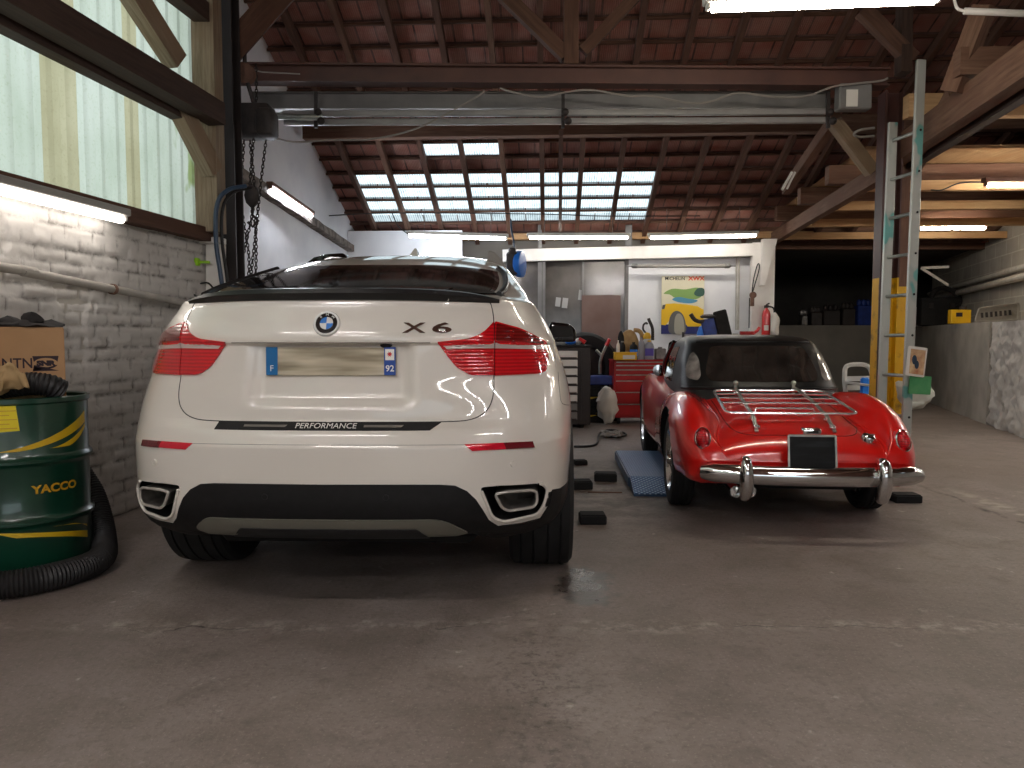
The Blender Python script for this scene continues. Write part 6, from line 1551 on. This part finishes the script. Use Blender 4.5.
# key-like rope and pulley on the post
t = thing('wall_pull_cord', 'black looped cord with a rusty ratchet hanging on the white post', 'cord', at(754, 295, 11.4))
mb = MB(); mb.tube(smooth_line([at(752, 293, 11.42), at(753.5, 280, 11.42), at(757, 266, 11.42), at(759, 264, 11.42), at(759, 270, 11.42), at(755, 284, 11.42), at(752.5, 293, 11.42)], 5), .009, 6); mb.build('loop', M['cable_black'], t)
mb = MB(); c = at(753, 295, 11.4); mb.lathe([(.03, -.03), (.05, -.02), (.05, .02), (.03, .03)], 16, Matrix.Translation(c) @ Matrix.Rotation(PI/2, 4, 'X')); mb.box(c + V((-.01, 0, -.1)), (.05, .04, .14)); mb.build('ratchet', M['rust'], t)
mb = MB(); mb.tube([at(749.5, 298, 11.42), at(749, 328, 11.42)], .008, 6); mb.build('cord', M['cable_black'], t)
mb = MB(); mb.tube([at(739, 254, 11.7), at(738, 330, 11.7)], .018, 8); mb.tube([at(736.5, 254, 11.72), at(736, 330, 11.72)], .01, 8); mesh_thing(mb, 'conduit', M['pipe_paint'], 'thin vertical conduit pipe on the white partition right of the poster', 'pipe', at(739, 300, 11.7))
# poster
pa, pb = at(661, 334, 11.76), at(704.5, 276, 11.76); pw, ph = pb.x - pa.x, pb.z - pa.z
po = thing('poster', 'tyre advertising poster with a yellow sports car on the white partition wall', 'poster', (pa.x, 11.76, pa.z))
fr = Matrix(((pw, 0, 0, 0), (0, 0, 1, 0), (0, ph, 0, 0), (0, 0, 0, 1)))      # unit square, front towards the hall
def pp_(pts, m, name, d): 
    mb = MB(); mb.prism(pts, .0012, Matrix.Translation((0, -.0015 * d, 0)) @ fr); return mb.build(name, M[m], po, world=False)
pp_([(0, 0), (1, 0), (1, 1), (0, 1)], 'poster_cream', 'sheet', 0)
sm = lambda p: [(q.x, q.y) for q in smooth_line([(x, y, 0) for x, y in p], 4, True)]
pp_(sm([(.05, .70), (.25, .78), (.55, .77), (.85, .80), (.98, .70), (.8, .60), (.35, .62), (.2, .68)]), 'poster_green', 'hills', 1)
pp_(sm([(.76, .70), (.85, .79), (.99, .78), (.99, .67), (.85, .65)]), 'poster_dark', 'tree', 2)
pp_(sm([(.25, .60), (.4, .64), (.62, .61), (.85, .58), (.7, .53), (.4, .55)]), 'poster_blue', 'lake', 2)
pp_([(0, .0), (1, 0), (1, .15), (0, .17)], 'poster_navy', 'road', 1)
pp_([(0, .16)] + [(x, y) for x, y in ((.0, .42), (.05, .44), (.10, .52), (.3, .53), (.6, .51), (.85, .48), (.99, .42), (.99, .17), (.93, .13), (.62, .13), (.55, .2), (.18, .22), (.1, .15))], 'poster_yellow', 'car_print', 3)
pp_([(.01, .43), (.07, .43), (.1, .51), (.03, .50)], 'poster_grey', 'window_print', 4)
pp_(sm([(.20, .02), (.19, .25), (.28, .38), (.42, .39), (.54, .28), (.57, .02)]), 'poster_grey', 'wheel_arch_print', 4)
pp_(sm([(.33, .01), (.31, .22), (.36, .34), (.46, .34), (.53, .22), (.53, .01)]), 'poster_tread', 'tyre_print', 5)
mb = MB(); mb.text('MICHELIN', .072, .0004, Matrix.Translation((pw * .31, -.004, ph * .955)) @ Matrix.Rotation(PI/2, 4, 'X'), sx=.98, bold=.001); mb.build('lettering', M['poster_ink'], po, world=False)
mb = MB(); mb.text('XWX', .085, .0004, Matrix.Translation((pw * .81, -.004, ph * .955)) @ Matrix.Rotation(PI/2, 4, 'X'), sx=1.2, bold=.003); mb.build('lettering', M['poster_red'], po, world=False)
# papers stuck on the glazed partition
for u, v, w, h, lab in ((558, 302, 5, 9, 'white notice stuck on the glazed partition, the left one of the low pair'), (565, 303, 5.5, 10, 'white notice stuck on the glazed partition, the right one of the low pair'), (581, 295, 5, 10, 'small white notice stuck higher on the glazed partition')):
    c = at(u, v, 11.94); mb = MB(); mb.box(c, (w / F * 11.9, .004, h / F * 11.9), Matrix.Rotation(.12, 3, 'Y')); mesh_thing(mb, 'notice', mat('notice_grey', '#a9a7a6', rough=.8), lab, 'notice', c)
c = at(601, 322, 11.88); mb = MB(); mb.box(c, (.62, .02, .85)); mesh_thing(mb, 'board', mat('pinkish_board', '#6b534c', '#75605a', scale=3, rough=.8), 'dull pinkish board leaning against the glazed partition', 'board', (c.x, c.y, c.z - .42))
# hose reel
c = at(516, 264, 10.0); t = thing('hose_reel', 'blue and black hose reel hanging over the SUV roof', 'hose reel', c)
mb = MB(); mb.lathe([(.02, -.07), (.15, -.065), (.175, -.04), (.18, 0), (.175, .03), (.15, .04), (.0, .045)], 30, Matrix.Translation((.06, 0, 0)) @ Matrix.Rotation(PI/2, 4, 'Y') @ Matrix.Rotation(.3, 4, 'X')); mb.build('drum_case', M['blue_plastic'], t, world=False)
mb = MB(); mb.box((-.05, -.02, .0), (.16, .2, .3)); mb.box((-.05, -.1, .16), (.1, .06, .1)); mb.build('bracket', M['cast'], t, world=False, bevel=.03, bseg=2)
mb = MB(); mb.tube(smooth_line([V((-.05, -.08, -.14)), V((-.02, -.1, -.24)), V((.04, -.1, -.3))], 4), .012, 8); mb.build('hose_end', M['cable_black'], t, world=False)
mb = MB(); mb.tube(smooth_line([V((-.02, 0, .15)), V((-.03, 0, .3)), V((-.06, 0, .46)), V((-.07, .1, .6))], 4), .013, 8); mb.build('hose_feed', M['hose_blue'], t, world=False)
# ================================================================ right side: ledge things, chair, passage
def on_ledge(u, v, back=.25):
    "point on the ledge of the right low wall"
    d = ray(u, v); best = None
    for i in range(200):
        f = i / 199; p = w0.lerp(w1, f) - V((wdir.y, -wdir.x, 0)) * -0 
        p = p + V((back, 0, 0)); uu = CXP + F * p.x / (p.y * math.cos(PITCH) + (CAMH - 1.38) * math.sin(PITCH))
        e = abs(uu - u)
        if best is None or e < best[0]: best = (e, p)
    return V((best[1].x, best[1].y, 1.38))
c = on_ledge(938, 320, .17); s_ = c.y / F; t = thing('tool_case', 'black case with a loose carrying strap on the ledge of the right wall', 'case', c, rz=-.1)
mb = MB(); mb.box((0, 0, 14 * s_), (38 * s_, .22, 28 * s_)); mb.build('case_body', M['matt_black'], t, world=False, bevel=.03, bseg=2)
mb = MB(); mb.tube(smooth_line([V((-8 * s_, 0, 26 * s_)), V((-5 * s_, 0, 34 * s_)), V((3 * s_, 0, 37.5 * s_)), V((13 * s_, 0, 34 * s_)), V((18 * s_, -.05, 26 * s_)), V((15 * s_, -.1, 18 * s_))], 5), .045, 10); mb.build('strap', M['cloth_black'], t, world=False)
for x in (-10, 10): mb = MB(); mb.box((x * s_, -.12, 20 * s_), (4 * s_, .03, 5 * s_)); mb.build('latch', M['steel_dark'], t, world=False)
c = on_ledge(959, 320, .03); s_ = c.y / F; t = thing('plastic_carton', 'yellow carton with a dark mark on the ledge in front of the black case', 'carton', c, rz=-.1)
mb = MB(); mb.box((0, 0, 7 * s_), (19 * s_, .12, 14 * s_)); mb.build('tub', M['yellow_plastic'], t, world=False, bevel=.01)
mb = MB(); mb.box((-2 * s_, -.062, 9 * s_), (6 * s_, .004, 4 * s_)); mb.build('mark', M['ink'], t, world=False)
mb = MB(); mb.lathe([(.05, 0), (.05, .05), (0, .052)], 14, Matrix.Translation((3 * s_, 0, 14 * s_))); mb.build('cap', M['cast'], t, world=False)
c = on_ledge(996, 320, .2); s_ = c.y / F; t = thing('registration_plate', 'worn grey embossed metal plate leaning on the ledge of the right wall', 'plate', c, rz=-.2)
Rp = Matrix.Rotation(-.25, 4, 'X'); ply = rpoly([(-20 * s_, 0), (19 * s_, 2 * s_), (21 * s_, 19 * s_), (-15 * s_, 14 * s_)], .03)
mb = MB(); mb.prism(ply, .02, Rp @ Matrix.Rotation(PI/2, 4, 'X')); mb.build('sheet', M['plate_worn'], t, world=False)
mb = MB(); mb.tube([(Rp @ V((x, -.022, z))) for x, z in ply], .012, 6, closed=True); mb.build('raised_rim', M['plate_worn'], t, world=False)
for k in range(7): mb = MB(); mb.box(Rp @ V(((-13 + 4.2 * k) * s_, -.026, (6.5 + .45 * k) * s_)), (2 * s_, .012, 5 * s_), Rp.to_3x3()); mb.build('embossed_mark', M['cast'], t, world=False)
c = on_ledge(917.5, 312, .15); s_ = c.y / F; mb = MB(); mb.box(c + V((0, 0, 10 * s_)), (7 * s_, .1, 20 * s_)); mesh_thing(mb, 'white_box', M['white'], 'small white box on the ledge right beside the ladder', 'box', c, bevel=.01)
# white garden chair behind the roadster
c = at(858, 385, 9.0); t = thing('garden_chair', 'pale grey plastic garden chair behind the roadster left of the posts', 'chair', (4.30, 9.1, 0), rz=.4)
mb = MB(); mb.tube(smooth_line([V((-.24, 0, .42)), V((-.23, .04, .70)), V((-.15, .07, .82)), V((.15, .07, .82)), V((.23, .04, .70)), V((.24, 0, .42))], 6), .028, 10); mb.build('back_frame', M['plastic_white2'], t, world=False)
for z in (.55, .66): mb = MB(); mb.beam((-.23, .03, z), (.23, .03, z), .02, .06); mb.build('back_slat', M['plastic_white2'], t, world=False)
mb = MB(); mb.box((0, -.22, .42), (.48, .46, .03)); mb.build('seat', M['plastic_white2'], t, world=False, bevel=.012)
for x in (-.22, .22):
    for y in (-.42, .0): mb = MB(); mb.beam((x * 1.1, y, 0), (x, y, .42), .04, .04, V((0, 1, 0))); mb.build('leg', M['plastic_white2'], t, world=False)
    mb = MB(); mb.beam((x * 1.08, .02, .62), (x * 1.08, -.4, .60), .05, .025); mb.build('armrest', M['plastic_white2'], t, world=False)
c = V((4.24, 8.88, .436)); mb = MB(); mb.box(c + V((0, 0, .125)), (.1, .06, .25)); mesh_thing(mb, 'blue_bottle', M['blue_plastic'], 'bright blue flask standing on the garden chair', 'flask', c, bevel=.02)
# parts stored in the dark passage
for k, (u, w, h, m, lab) in enumerate(((803, .12, .2, 'steel', 'grey can on the shelf wall deep in the dark passage'), (815, .22, .26, 'cast', 'dark engine block on the low wall deep in the dark passage'), (830, .34, .3, 'steel_dark', 'row of pale machine parts on the low wall deep in the dark passage'), (847, .26, .34, 'steel_dark', 'dark machine casing on the low wall left of the post'), (863, .3, .4, 'navy', 'dark blue drum-shaped sack on the low wall beside the post'))):
    c = at(u, 318, 15.3); c.z = 1.42; mb = MB(); mb.box(c + V((0, 0, h / 2)), (w, .2, h)); 
    for i in range(3): mb.lathe([(.03, 0), (.05, .02), (.05, .1), (.02, .13)], 12, Matrix.Translation(c + V(((i - 1) * w * .3, 0, h))))
    mesh_thing(mb, 'machine_part', M[m], lab, 'machine part', c, bevel=.02)
# ================================================================ lamps, daylight, camera
def lamp(p, q, lit, label, group=None, cat='lamp', housing='lamp_white', base=.045, drop=None, r=.015, hw=.075):
    p, q = V(p), V(q); c = (p + q) / 2
    root = thing('fluorescent_lamp', label, cat, c, group)
    x, y, z = frame(p, q)                      # z along, x sideways, y up
    up = y if y.z > 0 else -y
    mb = MB(); e = z * .05
    mb.beam(p - e + up * .05, q + e + up * .05, hw, base, V((0, 0, 1)))
    mb.build('housing', M[housing], root, bevel=.006)
    for s_, w in ((p, -1), (q, 1)):
        mb = MB(); mb.beam(s_ + z * (.035 * w) + up * .03, s_ + z * (.012 * w) + up * .03, .05, .075); mb.build('end_cap', M[housing], root, bevel=.006)
    mb = MB(); mb.tube([p, q], r, 14); mb.build('tube', lit, root)
    if drop:
        for f in (.15, .85):
            s_ = p.lerp(q, f) + up * .07; mb = MB(); mb.tube([s_, s_ + V((0, 0, drop))], .004, 6); mb.build('suspension_wire', M['steel'], root)
    return root
wl_ = lambda Y, z, off: along(Y, off, z)
lamp(wl_(3.24, 1.905, .12), wl_(4.74, 1.905, .12), M['tube_left'], 'long lit fluorescent lamp mounted on top of the white brick wall', r=.024, housing='lamp_grey')
lamp(at(271, 189, 8.3), at(311, 216, 9.75), M['tube_ledge'], 'lit fluorescent lamp on the rotten ledge of the white side wall', r=.02, housing='rust')
G = 'lit fluorescent lamps in a row along the back wall'
lamp(at(410, 236, 11), at(505, 239, 11), M['tube_cool'], 'lit fluorescent lamp hanging in front of the white back panel', G, r=.02, drop=.35)
lamp(at(530, 238, 11.2), at(627, 238, 11.2), M['tube_on'], 'lit fluorescent lamp hanging above the glazed partition, middle of the back row', G, r=.02, drop=.35)
lamp(at(651, 238, 11), at(755, 236, 11), M['tube_on'], 'lit fluorescent lamp hanging above the poster wall', G, r=.02, drop=.35)
lamp(at(712, 9, 4.6), at(934, 1, 4.6), M['tube_warm'], 'large lit fluorescent lamp with a wide housing hanging nearest the camera at the top', r=.02, drop=1.6)
p = at(988, 185.5, 7.25); lamp(p, p + V((1.3, 0, 0)), M['tube_warm'], 'lit fluorescent lamp under the loft joists at the right edge, the higher one', r=.018, housing='mid_wood')
lamp(at(921, 228, 10.5), at(985, 228, 10.3), M['tube_warm'], 'lit fluorescent lamp under the loft right behind the ladder', r=.022, housing='mid_wood')
for x in (-1.7, 2.0):
    for y in (.6, -1.6, -4.0): lamp((x - .75, y, 2.95), (x + .75, y, 2.95), M['tube_added'], 'added unseen fluorescent lamp that brightens the front bay of the hall', 'added fluorescent lamps in the front bay', r=.022, drop=.45, hw=.34)  # unseen lamps added to light the foreground; wide housings keep the roof dark
for y, lb_ in ((4.6, 'added unseen fluorescent lamp under the front edge of the loft beyond the right edge'), (6.35, 'added unseen fluorescent lamp under the loft beyond the right edge, the farther one')):
    lamp((5.2, y, 2.66), (6.5, y, 2.66), M['tube_added'], lb_, r=.022, hw=.2, drop=.06)  # unseen lamps added to brighten the low wall on the right
# unlit tube on the partition wall
a, b = at(634, 266, 11.62), at(728, 266, 11.55)
root = thing('unlit_lamp', 'unlit tubular lamp with grey end caps on the white partition above the poster', 'lamp', (a + b) / 2)
mb = MB(); mb.tube([a, b], .03, 14); mb.build('tube', M['lamp_grey'], root)
for e, f in ((a, -1), (b, 1)):
    mb = MB(); mb.lathe([(.036, -.05), (.036, .02), (.012, .05), (.008, .12)], 14, Matrix.Translation(e) @ Matrix.Rotation(f * PI / 2, 4, 'Y')); mb.build('end_cap', M['steel'], root)
w = bpy.data.worlds.new('overcast_sky'); SC.world = w; w.use_nodes = True
nt = w.node_tree; nt.nodes.clear()
bg = nt.nodes.new('ShaderNodeBackground'); ow = nt.nodes.new('ShaderNodeOutputWorld')
bg.inputs[0].default_value = (.82, .93, 1.0, 1); bg.inputs[1].default_value = 1.05
nt.links.new(bg.outputs[0], ow.inputs[0])
cam = bpy.data.cameras.new('camera'); co = bpy.data.objects.new('camera', cam); COL.objects.link(co)
co.location = CAM; co.rotation_euler = (PI / 2 - PITCH, 0, 0)
cam.sensor_width = 36; cam.sensor_fit = 'HORIZONTAL'; cam.lens = 36 * F / 1024; cam.clip_start = .05; cam.clip_end = 200
SC.camera = co
SC.view_settings.view_transform = 'Standard'; SC.view_settings.look = 'None'; SC.view_settings.gamma = 1
SC.view_settings.use_curve_mapping = False; SC.view_settings.exposure = 0.8
SC.cycles.use_denoising = True
try: SC.cycles.denoiser = 'OPENIMAGEDENOISE'
except Exception: pass
SC.cycles.max_bounces = 8; SC.cycles.diffuse_bounces = 5; SC.cycles.glossy_bounces = 4; SC.cycles.transmission_bounces = 4; SC.cycles.transparent_max_bounces = 8
SC.cycles.sample_clamp_indirect = 6; SC.cycles.caustics_reflective = False; SC.cycles.caustics_refractive = False
SC.cycles.use_adaptive_sampling = False
